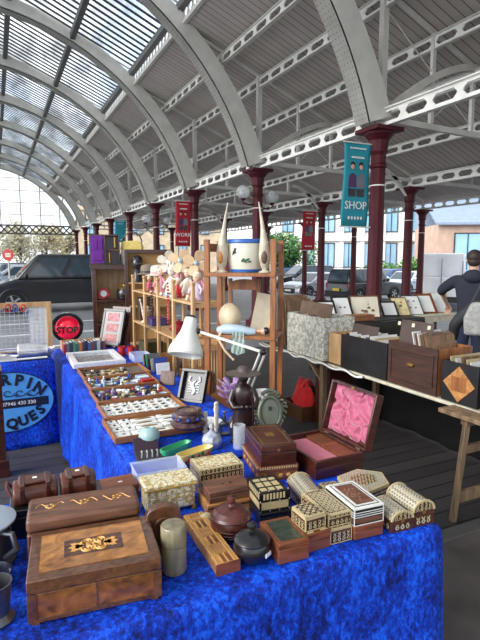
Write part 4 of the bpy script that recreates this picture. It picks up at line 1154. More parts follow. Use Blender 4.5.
# angle-poise desk lamp
m_lampw = plain('cream white enamel', hexc(214,216,208), .35, 0, .05, 10, 0, .3)
sh_top = at(191, 318, 2.75); sh_bot = at(185.5, 352, 2.68); j2 = at(263, 352, 2.62); base = onZ(252, 425, TZ); base = Vector((1.28, 2.62, TZ))
el = at(245, 392, 2.58)
t = thing('desk_lamp', 'white angle poise desk lamp with bell shaped shade', 'lamp', base)
L = lambda p: Vector(p) - base
ax = (sh_bot - sh_top).normalized(); q = ax.to_track_quat('Z', 'Y').to_matrix().to_4x4()
ln = .20
Ms = Matrix.Translation(L(sh_top)) @ q
b = MB(); b.lathe([(.030,0),(.034,.006),(.036,.03),(.044,.075),(.066,.125),(.088,.165),(.096,.195),(.094,.212),(.090,.214),(.088,.195),(.06,.13),(.038,.075),(.028,.01)], 32, 0, (0,0,0), Ms); b.build('shade', m_lampw, t, ang=60)
b = MB(); b.lathe([(.012,-.016),(.024,-.012),(.030,-.001),(.020,.0)], 20, 0, (0,0,0), Ms); b.build('shade_cap', m_black, t)
b = MB(); b.ell(tuple(Ms@Vector((0,0,.14))), .03, 12); b.build('bulb', TR['white'], t)
att = L(sh_top) + ax*.075 + Vector((.045,-.02,0))
b = MB(); b.ell(tuple(att), .018, 10); b.build('pivot', m_black, t)
b = MB(); b.beam(att, L(j2), .012, .014); b.build('upper_arm', m_lampw, t)
b = MB(); b.ell(tuple(L(j2)), (.022,.016,.02), 10); b.build('elbow', m_black, t)
sd = (Vector((math.cos(YAW), -math.sin(YAW), 0)))
for k in (-1, 1):
    b = MB(); b.beam(L(j2)+sd*.014*k, Vector((0,0,.10))+sd*.014*k, .009, .010); b.build('lower_arm', m_lampw, t)
b = MB(); b.lathe([(.085,0),(.088,.01),(.07,.024),(.025,.032),(.022,.10),(.014,.115)], 24); b.build('base', m_lampw, t)

# things crowded along the right of the trays
t = thing('leaning_picture', 'brown framed picture leaning just right of the red case', 'picture', (1.17, 3.72, TZ+.002), R(-38))
M = T(0,0,0,0,R(-18))
b = MB(); b.box(-.06,.06,0,.015,0,.11,0,M); b.build('frame', m_brownw, t, bevel=.003)
b = MB(); b.box(-.045,.045,-.002,0,.015,.095,0,M); b.build('picture', m_walnutd, t)
for k in range(9):
    y = 4.08 + .055*k
    t = thing('card_folder', ('%s card standing in the file of cards right of the far tray' % ['white','blue','silver','cream','navy','grey','pale green','black','ivory'][k]), 'card', (1.20, y, TZ+.002), R(3), 'file of cards beside the far tray')
    b = MB(); b.box(0,.12,0,.006,0,.10+.012*((k*3)%4), 0, T(0,0,0,0,R(-14))); b.build('card', [m_card, TR['blue'], m_silver, m_bone, colm('navy card',26,34,70), m_pewter, m_greenc, m_black, m_bone][k], t)
t = thing('plastic_tub', 'shallow clear plastic tub beyond the file of cards', 'tub', (1.15, 4.66, TZ+.002), 0)
b = MB(); hollow(b, .17, .22, .07, .004); b.build('tub', m_tub, t)
for k in range(2):
    t = thing('red_mug', '%s red enamel mug standing behind the white framed case' % ['left','right'][k], 'mug', (1.13+.085*k, 5.10-.04*k, TZ+.002), 0, 'red mugs')
    b = MB(); b.lathe([(.034,0),(.038,.004),(.038,.088),(.041,.092),(.036,.092),(.034,.01),(.0,.008)], 20); b.build('mug_body', TR['red'], t)
    b = MB(); b.tube([(.036,0,.075),(.06,0,.07),(.06,0,.03),(.036,0,.022)], .005, 6); b.build('handle', TR['red'], t)
t = thing('framed_print', 'tall black framed colour print leaning near the dark bookcase', 'picture', (1.10, 5.62, TZ+.002), R(-52))
M = T(0,0,0,0,R(-16))
for q in ((-.15,.15,0,.03),(-.15,.15,.41,.44),(-.15,-.12,.03,.41),(.12,.15,.03,.41)):
    b = MB(); b.box(q[0],q[1],0,.025,q[2],q[3],0,M); b.build('frame_rail', m_black, t, bevel=.003)
b = MB(); b.box(-.12,.12,.006,.018,.03,.41,0,M); b.build('mount', plain('grey mount', hexc(170,168,166), .6, 0, .1, 10), t)
b = MB()
for zz in (.06,.18,.30): b.box(-.08,.08,.002,.006,zz,zz+.09,0,M)
build_each(b, 'print', plain('faded colour print', hexc(176,110,110), .5, 0, .5, 30), t)
t = thing('framed_print', 'dark backed frame standing behind the black framed colour print', 'picture', (1.19, 5.66, TZ+.002), R(-52))
b = MB(); b.box(-.13,.13,0,.03,0,.46,0,M); b.build('frame', m_maho, t, bevel=.003)
b = MB(); b.box(-.10,.10,-.002,0,.03,.43,0,M); b.build('picture', m_jet, t)
# ------------------------------------------------------------------ oak shelf unit behind the lamp
m_egg = plain('ostrich egg shell', hexc(224,206,172), .4, 0, .06, 12, .02)
A = R(-40)
o0 = at(203.5, 250, 4.20); OX, OY = o0.x, o0.y; OW, OD = .61, .42
t = thing('oak_shelf_unit', 'oak open shelf unit holding the big egg and the lidded biscuit barrel', 'shelf unit', (OX, OY, 0), A)
ZS = (.52, 1.105, 1.625)
for (x, y) in ((0,0),(OW-.045,0),(0,OD-.04),(OW-.045,OD-.04)):
    b = MB(); b.box(x,x+.045,y,y+.04,0,1.90); b.build('post', m_oak, t, bevel=.003)
for z in ZS:
    b = MB(); b.box(.002,OW-.002,-.012,OD-.002,z-.03,z)
    if z < .6: b.prism([(.05,-.012),(OW-.05,-.012),(OW-.12,-.10),(OW*.5,-.14),(.12,-.10)], z-.03, z)
    b.build('shelf', m_oak, t, bevel=.003)
for y in (OD-.035,):
    b = MB(); b.box(.05,OW-.05,y,y+.025,1.80,1.87); b.build('back_rail', m_oak, t, bevel=.003)
for x in (.005, OW-.045):
    b = MB(); b.box(x+.008,x+.032,.04,OD-.04,1.80,1.87); b.build('side_rail', m_oak, t, bevel=.003)
MO = Matrix.Translation((OX, OY, 0)) @ Euler((0,0,A)).to_matrix().to_4x4()
def on_oak(u, v, z): p = MO @ Vector((u, v, z)); return (p.x, p.y, p.z+.001)
# two gourd shaped vases, barrel, red box
for k, (u, lb, lean) in enumerate(((.125, 'left tall necked shell vase with an amber hollow on the oak unit', .035), (.50, 'right tall necked shell vase with a brown hollow on the oak unit', -.035))):
    t = thing('necked_vase', lb, 'vase', on_oak(u, .11, ZS[2]), A)
    b = MB(); pts = []; rs = []
    for q in range(13):
        h = q/12; pts.append((lean*h*h*1.6, 0,   .02+.56*h)); rs.append([.022,.040,.048,.050,.045,.036,.027,.020,.016,.013,.010,.007,.004][q])
    b.tube(pts, rs, 14); b.lathe([(.055,0),(.056,.008),(.028,.018),(.022,.03)], 16); b.build('shell_body', plain('grey cream shell', hexc(190,180,158), .4, 0, .3, 14), t, ang=60)
    b = MB(); b.ell((0,-.040,.13),(.026,.014,.058),14); tag(b.build('hollow', plain('amber hollow' if k == 0 else 'brown hollow', hexc(170,110,50) if k == 0 else hexc(92,66,50), .5, 0, .3, 30), t), 'oval hollow in its front')
t = thing('biscuit_barrel', 'large cream biscuit barrel with bird pattern and bright blue lid', 'barrel', on_oak(.305, .235, ZS[2]), A)
b = MB(); b.lathe([(.125,.0),(.13,.01),(.135,.03),(.152,.10),(.158,.20),(.156,.245)], 36); b.build('body', plain('cream glazed china', hexc(216,214,196), .25, 0, .04, 10, 0, .4), t)
b = MB(); b.lathe([(.162,.246),(.166,.252),(.164,.275),(.150,.282),(.02,.288)], 36); b.build('lid', colm('bright blue lid', 48,98,176, .3), t)
b = MB(); b.lathe([(.128,.002),(.134,.004),(.1375,.026),(.131,.028)], 36); b.build('blue_foot', colm('bright blue band', 48,98,176, .3), t)
b = MB()
def onbar(a, z, out=.001):
    r = .152+.006*(z-.1)/.1+out; return Vector((r*math.sin(a), -r*math.cos(a), z))
for k in range(8): b.ell(tuple(onbar(.05+.06*k, .10+.012*math.sin(k*1.7))), (.012,.008,.008), 8, 1)
b.tube([onbar(-.55,.15),onbar(-.42,.17),onbar(-.30,.205)], [.004,.014,.003], 6, 0); b.tube([onbar(-.42,.17),onbar(-.28,.165)], [.008,.002], 6, 0); b.tube([onbar(-.45,.165),onbar(-.38,.21)], [.007,.002], 6, 0)
b.tube([onbar(0,.09),onbar(.2,.10),onbar(.45,.12)], .003, 5, 1)
tag(b.build('painted_bird_and_leaves', [m_jet, TR['green']], t), 'dark bird and green leaf pattern')
t = thing('red_tin', 'dark red tin partly hidden behind the left necked vase', 'tin', on_oak(.075, .26, ZS[2]), A)
b = MB(); b.box(-.03,.06,0,.09,0,.13); b.build('tin_body', colm('dark red tin', 130,36,40), t, bevel=.004); b = MB(); b.box(-.032,.062,-.002,.092,.131,.148); b.build('tin_lid', colm('pale tin lid', 150,60,58), t, bevel=.003)
# egg, tablet, arched rack, doll
t = thing('ostrich_egg', 'large cream ostrich egg on the middle oak shelf', 'egg', on_oak(.175, .19, ZS[1]), A)
b = MB(); b.ell((0,0,.135),(.100,.100,.118),28); b.build('shell', m_egg, t, ang=180)
b = MB(); b.lathe([(.05,0),(.055,.004),(.045,.022),(.050,.035)], 20); b.build('ring_stand', m_oak, t)
t = thing('wooden_tablet', 'pale flat wooden tablet leaning beside the egg', 'tablet', on_oak(.345, .20, ZS[1]), A)
b = MB(); b.box(0,.15,0,.012,0,.36,0,T(0,0,0,0,R(-14),R(9))); b.build('tablet', plain('pale grey board', hexc(176,164,142), .6, 0, .1, 12), t, bevel=.002)
b = MB(); b.box(.15,.168,-.004,.014,0,.36,0,T(0,0,0,0,R(-14),R(9))); b.build('edge_strip', m_pine, t, bevel=.002)
t = thing('wooden_rack', 'small arched wooden rack at the back of the oak unit behind the egg', 'rack', on_oak(.12, .33, ZS[1]), A)
for x in (0, .26):
    b = MB(); b.box(x,x+.035,0,.03,0,.46); b.build('upright', m_oak, t, bevel=.003)
b = MB(); arc = [(.0,.36)] + [(.15-.15*math.cos(PI*k/10), .40+.055*math.sin(PI*k/10)) for k in range(11)] + [(.295,.36)]
b.prism(arc, -.012, .012, 0, T(0,.015,0,0,R(90))); b.build('arched_top', m_oak, t, bevel=.002)
t = thing('doll', 'dark haired doll in a pale blue dress lying along the oak shelf edge', 'doll', on_oak(.11, .04, ZS[1]), A)
m_dress = plain('pale blue satin', hexc(166,186,200), .4, 0, .12, 14, 0, 0, .3)
b = MB(); b.tube([(0,0,.032),(.08,-.01,.047),(.18,-.01,.044),(.27,0,.03),(.33,0,.03)], [.030,.046,.042,.034,.022], 12); dress = b.build('dress', m_dress, t, ang=70)
b = MB(); b.ell((.40,-.002,.036),(.032,.026,.028),12); b.tube([(.32,0,.036),(.385,0,.036)], .012, 8); b.build('head', plain('doll skin', hexc(206,160,130), .5, 0, .05), t)
b = MB(); b.ell((.415,.002,.040),(.030,.031,.033),12); b.build('hair', m_jet, t)
b = MB(); b.tube([(.04,-.02,.03),(.02,-.062,-.03),(.08,-.066,-.13),(.14,-.066,-.19)], [.014,.013,.011,.009], 8); b.ell((.15,-.066,-.20),(.013,.009,.012),8); b.build('arm', plain('doll arm', hexc(206,180,150), .5, 0, .05), t)
b = MB(); n = 10; b.sheet([[(.14+.10*i/n+.02*j/n*(i/n-.5), -.052-.006*math.sin(i*1.9+j*.5)-.01*(j/n), .03-.19*j/n*(1-.25*abs(i/n-.5))) for i in range(n+1)] for j in range(n+1)], thick=.004); b.build('skirt_hem', plain('pale grey green cloth', hexc(138,156,148), .6, 0, .12, 20), t)
# lower shelf: purple glass, white china, metal dish
t = thing('glass_bowl', 'petal shaped purple glass bowl on the lowest oak shelf', 'bowl', on_oak(.24, .02, ZS[0]), A)
m_purp = glass('purple glass', (.72,.52,.80), .45, .08)
for ring, (r0, r1, z0, z1, nn) in enumerate(((.03,.12,.02,.07,8),(.03,.13,.06,.13,9),(.03,.11,.12,.19,7))):
    b = MB()
    for k in range(nn):
        a = 2*PI*k/nn + ring*.3
        b.add([(r0*math.cos(a-.3),r0*math.sin(a-.3),z0),(r0*math.cos(a+.3),r0*math.sin(a+.3),z0),(r1*math.cos(a+.28),r1*math.sin(a+.28),z1),(1.1*r1*math.cos(a),1.1*r1*math.sin(a),z1+.012),(r1*math.cos(a-.28),r1*math.sin(a-.28),z1)], [(0,1,2,3,4)])
    o = b.build('petal_ring', m_purp, t); md = o.modifiers.new('thickness', 'SOLIDIFY'); md.thickness = .004
b = MB(); b.lathe([(.05,0),(.055,.006),(.03,.02),(.028,.12)], 16); b.build('foot', m_purp, t)
t = thing('white_bowl', 'stack of white china bowls on the lowest oak shelf behind the statue', 'bowl', on_oak(.50, .10, ZS[0]), A)
b = MB(); b.lathe([(.05,0),(.055,.006),(.105,.05),(.11,.07),(.10,.07),(.11,.09),(.104,.09),(.05,.03)], 24); b.build('bowl', TR['white'], t)

# ------------------------------------------------------------------ pale pine ladder shelving
PX, PY0, PL, PD = 1.60, 4.28, 2.25, .34
t = thing('pine_shelving', 'pale pine ladder shelving crowded with hats and toys', 'shelf unit', (PX, PY0, 0))
for k, y in enumerate((0, .56, 1.10, 1.65, 2.205)):
    for x in (0, PD-.04):
        b = MB(); hh = (1.50 if x == 0 else 1.55); b.box(x,x+.035,y,y+.042,0,hh); b.box(x-.004,x+.039,y-.006,y+.048,hh,hh+.03)
        b.build('upright', m_pine, t, bevel=.006)
    for z in (.30, .88, 1.29): 
        b = MB(); b.box(.035,PD-.04,y+.006,y+.036,z,z+.035); b.build('rung', m_pine, t)
for z in (.38, .935, 1.335):
    b = MB(); b.box(.002,PD-.003,.044,PL-.002,z-.02,z); b.build('shelf', m_pine, t, bevel=.003)
b = MB()
for k in range(30): b.box(PD-.003,PD+.004,.05+PL*k/30*.98,.05+PL*k/30*.98+.03,.2,1.0)
tag(b.build('back_slats', m_pine, t), None, None, None, None)
ZP = (.936, 1.336)
m_straw = plain('cream felt', hexc(214,206,190), .85, 0, .08, 30)
m_felt2 = plain('brown felt', hexc(128,112,96), .85, 0, .12, 30)
m_pink = plain('dusty pink cloth', hexc(206,150,160), .85, 0, .12, 24)
m_skin = plain('doll face', hexc(222,184,160), .5, 0, .05)
def cpos(px, py, X): return onX(px, py, X)
def hat(label, u, mt, band, tilt=0):
    t = thing('hat', label, 'hat', (PX+.15, PY0+u, ZP[1]+.001), R(tilt), 'hats on the pine shelving')
    b = MB(); b.lathe([(.165,.202),(.17,.208),(.11,.220),(.102,.226),(.100,.29),(.085,.318),(.03,.33),(.0,.33)], 24, sy=.9); b.build('hat', mt, t, ang=60)
    b = MB(); b.lathe([(.1045,.224),(.106,.226),(.1045,.248),(.102,.25)], 24, sy=.9); b.build('hat_band', band, t)
    b = MB(); b.lathe([(.05,0),(.05,.004),(.012,.008),(.012,.21),(.05,.23),(.05,.25)], 12); b.build('hat_stand', m_pine, t)
hat('brown felt hat at the far end of the pine shelving', 1.95, m_felt2, m_jet)
hat('cream bonnet next to the brown felt hat', 1.50, m_straw, m_pink)
# wooden propellers / flowers on sticks
def whirl(label, u, hgt, nb_, mt, hubc, rz):
    t = thing('wooden_whirligig', label, 'whirligig', (PX+.20, PY0+u, ZP[1]+.001), R(rz), 'wooden whirligigs on the pine shelving')
    b = MB(); b.lathe([(.05,0),(.05,.012),(.008,.014),(.007,hgt)], 10); b.build('stick', m_pine, t)
    for k in range(nb_):
        a = 2*PI*k/nb_ + .4
        b = MB(); pts = [(.012,-.012),(.05,-.042),(.105,-.050),(.135,-.02),(.135,.02),(.105,.050),(.05,.042),(.012,.012)]
        b.prism(pts, -.004, .004, 0, Matrix.Translation((-.02,0,hgt)) @ Euler((0,0,0)).to_matrix().to_4x4() @ Matrix(((0,0,1,0),(1,0,0,0),(0,1,0,0),(0,0,0,1))) @ Matrix.Rotation(a,4,'Z') @ Matrix.Rotation(.25,4,'X')); b.build('blade', mt, t, bevel=.002)
    b = MB(); b.ell((-.03,0,hgt),(.015,.026,.026),10); b.build('hub', hubc, t)
m_ply = plain('pale plywood', hexc(222,190,150), .6, 0, .08, 16)
whirl('pale plywood whirligig with a pale blue centre, nearest the oak unit', .40, .36, 4, m_ply, TR['pale blue'], 70)
whirl('pale plywood whirligig below the red WORK banner', .86, .38, 4, m_ply, TR['pale blue'], 62)
whirl('cream whirligig with a white centre above the pink bag', 1.28, .36, 5, m_straw, TR['white'], 66)
# soft toys and dolls on the top shelf
def rag_doll(label, u, x, body, limb, hair, h=.30, rz=-60, ears=False):
    t = thing('rag_doll' if not ears else 'toy_rabbit', label, 'doll' if not ears else 'toy', (PX+x, PY0+u, ZP[1]+.001), R(rz))
    s_ = h/.30
    b = MB(); b.lathe([(.068*s_,0),(.072*s_,.01*s_),(.05*s_,.10*s_),(.030*s_,.16*s_),(.022*s_,.175*s_)], 14); b.build('dress', body, t, ang=60)
    b = MB(); b.ell((0,0,.225*s_),(.042*s_,.040*s_,.047*s_),14); b.build('head', limb, t)
    b = MB(); b.ell((0,.012*s_,.238*s_),(.046*s_,.042*s_,.045*s_),14); b.build('hair', hair, t)
    for q in (-1,1):
        b = MB(); b.tube([(q*.028*s_,0,.155*s_),(q*.07*s_,-.015*s_,.11*s_),(q*.075*s_,-.04*s_,.07*s_)], [.014*s_,.013*s_,.010*s_], 8); b.build('arm', body, t)
        b = MB(); b.tube([(q*.025*s_,-.03*s_,.02*s_),(q*.03*s_,-.09*s_,.018*s_),(q*.032*s_,-.12*s_,.025*s_)], [.017*s_,.015*s_,.015*s_], 8); b.build('leg', limb, t)
        if ears: b = MB(); b.ell((q*.020*s_,0,.30*s_),(.012*s_,.008*s_,.045*s_),8); b.build('ear', limb, t)
    b = MB()
    for q in (-1,1): b.ell((q*.015*s_,-.037*s_,.228*s_),.0045*s_,6)
    build_each(b, 'eye', m_jet, t)
    return t
rag_doll('doll in a dusty pink dress among the hats', 1.33, .12, m_pink, m_skin, m_felt2, .34)
rag_doll('white cloth rabbit beside the pink doll', .96, .13, m_straw, m_straw, m_straw, .36, -60, True)
rag_doll('doll in a red and white outfit next to the cloth rabbit', .72, .11, TR['red'], m_skin, m_straw, .22)
rag_doll('pale lilac dressed doll nearest the oak unit', .24, .14, plain('pale lilac cloth', hexc(206,190,210), .85, 0, .1, 20), m_skin, m_straw, .30)
rag_doll('small doll in a rose pink coat sitting by the middle upright', 1.74, .10, plain('rose pink cloth', hexc(200,96,112), .85, 0, .12, 20), m_skin, m_felt2, .22)
t = thing('pink_bag', 'large pink handbag standing behind the dolls', 'bag', (PX+.25, PY0+1.13, ZP[1]+.001), R(-84))
b = MB(); b.prism([(-.17,0),(.17,0),(.14,.25),(-.14,.25)], -.045, .045, 0, T(0,0,0,0,R(90))); b.build('bag_body', m_pink, t, bevel=.015)
b = MB(); b.tube([(-.06,0,.24),(-.055,0,.33),(.055,0,.33),(.06,0,.24)], .008, 8); b.build('handle', m_pink, t)
t = thing('book', 'pale blue book lying flat on the top pine shelf edge', 'book', (PX+.03, PY0+.66, ZP[1]+.001), R(10))
b = MB(); b.box(0,.13,0,.19,0,.004); b.box(0,.13,0,.19,.022,.026); b.box(0,.004,0,.19,.004,.022); b.build('cover', TR['pale blue'], t); b = MB(); b.box(.005,.127,.003,.187,.0042,.0218); b.build('pages', m_card, t)
# lower pine shelf
t = thing('coral_branch', 'cream white coral branch on the lower pine shelf', 'coral', (PX+.07, PY0+1.86, ZP[0]+.001))
b = MB(); rc = random.Random(9)
for k in range(11):
    a = rc.uniform(0,6.28); h = rc.uniform(.14,.30); w = rc.uniform(.02,.09)
    b.tube([(0,0,.02),(w*.5*math.cos(a),w*.5*math.sin(a),h*.5),(w*math.cos(a),w*math.sin(a),h)], [.024,.019,.008], 7)
    b.ell((w*math.cos(a),w*math.sin(a),h),.017,7)
b.lathe([(.06,0),(.065,.01),(.04,.03)], 10); b.build('coral', m_straw, t, ang=70)
t = thing('decorated_box', 'blue and purple patterned box on the lower pine shelf', 'box', (PX+.05, PY0+1.50, ZP[0]+.001))
b = MB(); b.box(0,.2,0,.26,0,.075); b.build('box_body', mosaic('blue purple pattern', [hexc(60,64,130), hexc(150,120,170), hexc(40,36,70)], 60, .4, .5, 1), t, bevel=.003)
b = MB(); b.box(-.002,.202,-.002,.262,.076,.09); b.build('box_lid', TR['purple'], t, bevel=.003)
t = thing('red_pot', 'round dark red pot on the lower pine shelf left of the lamp shade', 'pot', (PX+.14, PY0+.78, ZP[0]+.001))
b = MB(); b.lathe([(.05,0),(.055,.004),(.10,.05),(.105,.075),(.085,.11),(.06,.12)], 22); b.build('pot', colm('dark red glaze', 136,34,44,.25), t); b = MB(); b.lathe([(.062,.121),(.064,.126),(.03,.14),(.01,.145),(.014,.155),(.006,.16)], 18); b.build('lid', colm('dark red lid', 136,34,44,.25), t)
t = thing('cream_ornament', 'cream pottery ornament on the lower pine shelf behind the lamp shade', 'ornament', (PX+.14, PY0+.42, ZP[0]+.001))
b = MB(); b.lathe([(.05,0),(.055,.01),(.03,.04),(.06,.11),(.065,.15),(.035,.2),(.03,.22)], 18); b.build('ornament', m_egg, t)
for k, (u, h, lb, mt) in enumerate(((2.17,.30,'dark green spined tall book','x'),(2.13,.28,'grey spined tall book','y'),(2.09,.29,'brown spined tall book','z'))):
    t = thing('book', lb + ' standing on the lower pine shelf', 'book', (PX+.06, PY0+u, ZP[0]+.001), 0, 'books on the lower pine shelf')
    mc = [colm('green book',52,70,56), m_pewter, m_brownw][k]
    b = MB(); b.box(0,.003,0,.032,0,h); b.box(.003,.18,0,.003,0,h); b.box(.003,.18,.029,.032,0,h); b.build('cover', mc, t); b = MB(); b.box(.004,.175,.0035,.0285,.004,h-.004); b.build('pages', m_card, t)
# bottom shelf boxes
for k, (u, w, h, lb, mt) in enumerate(((.25,.28,.24,'tan wooden case on the bottom pine shelf nearest the oak unit', m_oak),(1.30,.34,.20,'amber brown case with brass lock on the bottom pine shelf', m_lightw),(1.86,.30,.30,'dark olive box at the far end of the bottom pine shelf', colm('olive', 70,70,52)))):
    t = lbox('wooden_case', lb, PX+.05, PY0+u, .24, w, h, 0, mt, z=.381, lid=.3)
    b = MB(); b.box(-.004,0,w/2-.02,w/2+.02,h*.55,h*.72); b.build('lock_plate', m_brass, t)
t = thing('metal_kettle', 'dark metal kettle on the bottom pine shelf right of the leaning picture', 'kettle', (PX+.15, PY0+.85, .381))
b = MB(); b.lathe([(.09,0),(.1,.02),(.11,.08),(.09,.14),(.05,.17),(.02,.175),(.02,.19),(.008,.2)], 20); b.build('kettle_body', m_pewter, t); b = MB(); b.tube([(0,-.09,.13),(0,-.10,.24),(0,.10,.24),(0,.09,.13)], .008, 8); b.build('handle', m_black, t); b = MB(); b.tube([(-.09,0,.08),(-.15,0,.13),(-.17,0,.16)], [.02,.014,.01], 8); b.build('spout', m_pewter, t)
# bead strings hanging on the front uprights
for k, (u, mt, lb) in enumerate(((1.24, m_jet, 'long string of dark beads hanging on a pine upright'), (.64, TR['red'], 'string of red beads hanging on a pine upright near the lamp'))):
    b = MB(); x = -.022
    for q in range(26):
        a = q/25; b.ell((x, .0+.022*math.sin(a*2*PI), -.01-.42*(1-abs(2*a-1))), (.011,.011,.012), 6)
    o = b.build('bead_necklace', mt, None, (PX, PY0+u, 1.50)); tag(o, lb, 'necklace')

# ------------------------------------------------------------------ dark framed panel cabinet and the bookcase
t = thing('display_cabinet', 'dark framed open cabinet with tan back standing past the pine shelving', 'cabinet', (1.57, 6.77, 0), R(-14))
w, d, h = .66, .12, 1.86
for q in ((0,.05,0,d,0,h),(w-.05,w,0,d,0,h),(0.05,w-.05,0,d,h-.05,h),(.05,w-.05,0,d,0,.12)):
    b = MB(); b.box(*q); b.build('carcass_side', m_maho, t, bevel=.004)
b = MB(); b.box(.05,w-.05,d-.02,d,.12,h-.05); b.build('back_panel', plain('woven tan panel', hexc(190,150,96), .8, 0, .2, 60, .1), t)
for z in (.60, 1.10, 1.42):
    b = MB(); b.box(.05,w-.05,-.10,d-.02,z-.02,z); b.build('shelf', m_pine, t)
Mc = Matrix.Translation((1.57, 6.77, 0)) @ Euler((0,0,R(-14))).to_matrix().to_4x4()
p = Mc @ Vector((.17,-.02,1.421))
t = thing('carved_bust', 'black carved head on a tall neck inside the dark framed cabinet', 'carving', p, R(-14)); t.scale = (1.15, 1.1, 1.25)
b = MB(); b.lathe([(.07,0),(.07,.03),(.05,.05),(.045,.13),(.05,.16)], 16); b.ell((0,0,.20),(.062,.07,.075),16); b.ell((0,-.07,.195),(.012,.014,.02),8); b.build('head', m_jet, t, ang=60)
b = MB(); b.ell((0,.03,.235),(.066,.06,.055),14); b.build('headdress', m_black, t)

BX, BY = 1.20, 7.15
t = thing('bookcase', 'tall dark wood bookcase with the purple lined box on top', 'bookcase', (BX, BY, 0), R(-12))
w, d, h = .74, .34, 1.62
for q in ((0,.05,0,d,0,h),(w-.05,w,0,d,0,h)):
    b = MB(); b.box(*q); b.build('side_panel', m_maho, t, bevel=.004)
b = MB(); b.box(.05,.056,.01,d-.015,.02,h-.04); b.build('inner_lining', m_pine, t)
b = MB(); b.box(.05,w-.05,d-.015,d,0,h); b.build('back_panel', m_pine, t)
for z in (.12, .58, .82, 1.16, h):
    b = MB(); b.box((.05 if z < h else -.02),(w-.05 if z < h else w+.02),(.0 if z < h else -.02),(d-.015 if z < h else d),z-.03,z+(0 if z < h else .03)); b.build('shelf', m_maho, t, bevel=.003)
Mb = Matrix.Translation((BX, BY, 0)) @ Euler((0,0,R(-12))).to_matrix().to_4x4()
def on_bc(u, v, z): p = Mb @ Vector((u, v, z)); return (p.x, p.y, p.z+.001)
t = thing('open_lined_box', 'open dark case lined in purple velvet on top of the bookcase', 'box', on_bc(-.02, .02, h+.03), R(-12)); t.scale = (.82, 1, 1)
w2, d2, h2 = .50, .24, .42
b = MB(); b.box(0,.24,.02,.04,0,h2); b.build('case_back', m_maho, t)
b = MB(); b.box(.0,w2,d2-.02,d2,0,h2); b.box(0,w2,.04,d2-.02,0,.02); b.box(0,w2,.04,d2-.02,h2-.02,h2); b.box(0,.02,.04,d2-.02,.02,h2-.02); b.box(w2-.02,w2,.0,d2-.02,.02,h2-.02); b.box(.25,.27,.0,d2-.02,.02,h2-.02); b.box(.02,.25,.04,.06,.02,h2-.02); b.build('case_shell', m_maho, t, bevel=.003)
b = MB(); b.box(.02,.235,.005,.02,.02,h2-.02); b.box(.05,.21,-.004,.005,.06,.17); b.box(.05,.13,-.004,.005,.22,.36); b.box(.15,.21,-.004,.005,.22,.36); tag(b.build('velvet_lining', plain('purple velvet', hexc(104,20,140), .8, 0, .12, 20, 0, 0, .5), t, bevel=.006), 'bright purple velvet lining')
b = MB(); b.box(.27,w2-.02,.06,d2-.02,.2,.215); b.build('inner_shelf', m_oak, t); b = MB(); b.tube([(.33,.03,.03),(.33,.03,.17)], .018, 10); b.tube([(.42,.03,.24),(.42,.03,.38)], .02, 10); build_each(b, 'glass_bottle', m_brass, t)
t = thing('fabric_bag', 'pale bag with a yellow top and hoop handle beside the purple lined box', 'bag', on_bc(.55, .12, h+.03), R(-20))
b = MB(); b.prism([(-.13,0),(.15,0),(.17,.15),(.14,.24),(-.12,.24),(-.15,.14)], -.07, .07, 0, T(0,0,0,0,R(90))); b.build('bag_body', plain('pale patterned cloth', hexc(206,204,190), .8, 0, .15, 24), t, bevel=.02)
b = MB(); b.prism([(-.15,.20),(.17,.20),(.16,.30),(.08,.34),(-.12,.33)], -.076, .076, 0, T(0,0,0,0,R(90))); b.build('bag_top', plain('soft yellow cloth', hexc(220,196,112), .8, 0, .1, 24), t, bevel=.02)
b = MB(); b.tube([(.13*math.cos(a)+.02, 0, .31+.15*math.sin(a)) for a in [PI*k/12 for k in range(13)]], .010, 8); b.build('handle', m_brownw, t)
t = thing('shield_plaque', 'red and white shield plaque leaning in the bookcase', 'plaque', on_bc(.15, .08, 1.16), R(-10))
b = MB(); b.prism([(-.09,.08),(-.05,.16),(.06,.16),(.09,.06),(0,.0),(-.07,.02)], -.008, .008, 0, T(0,0,0,0,R(80))); b.build('shield', TR['red'], t, bevel=.003)
b = MB(); b.prism([(.045*math.cos(k*PI/8), .085+.045*math.sin(k*PI/8)) for k in range(16)], .009, .014, 0, T(0,0,0,0,R(80))); b.build('white_disc', TR['white'], t)
t = thing('iron_pot', 'dark iron pot with brass rim in the bookcase', 'pot', on_bc(.45, .12, 1.16), R(-10))
b = MB(); b.lathe([(.09,0),(.11,.01),(.125,.06),(.12,.12),(.10,.15)], 22); b.build('pot', m_jet, t); b = MB(); b.lathe([(.105,.151),(.11,.155),(.10,.17),(.06,.19),(.05,.21),(.06,.23)], 20); b.build('lid', m_brass, t)
t = lbox('dark_case', 'black case at the back of the upper bookcase shelf', 1.62, 7.22, .26, .18, .26, -12, m_black, z=1.191, lid=.3) if False else None
t = thing('white_candle', 'white cylinder standing beside the iron pot', 'ornament', on_bc(.62, .10, 1.16))
b = MB(); b.lathe([(.03,0),(.032,.01),(.03,.2),(.012,.205),(.006,.22)], 14); b.build('cylinder', TR['white'], t)

rag_doll('doll in a large dusty pink smock behind the lilac doll', .46, .25, m_pink, m_skin, m_straw, .36)
rag_doll('pale cloth doll with brown hair behind the cloth rabbit', .78, .25, m_straw, m_skin, m_felt2, .34)
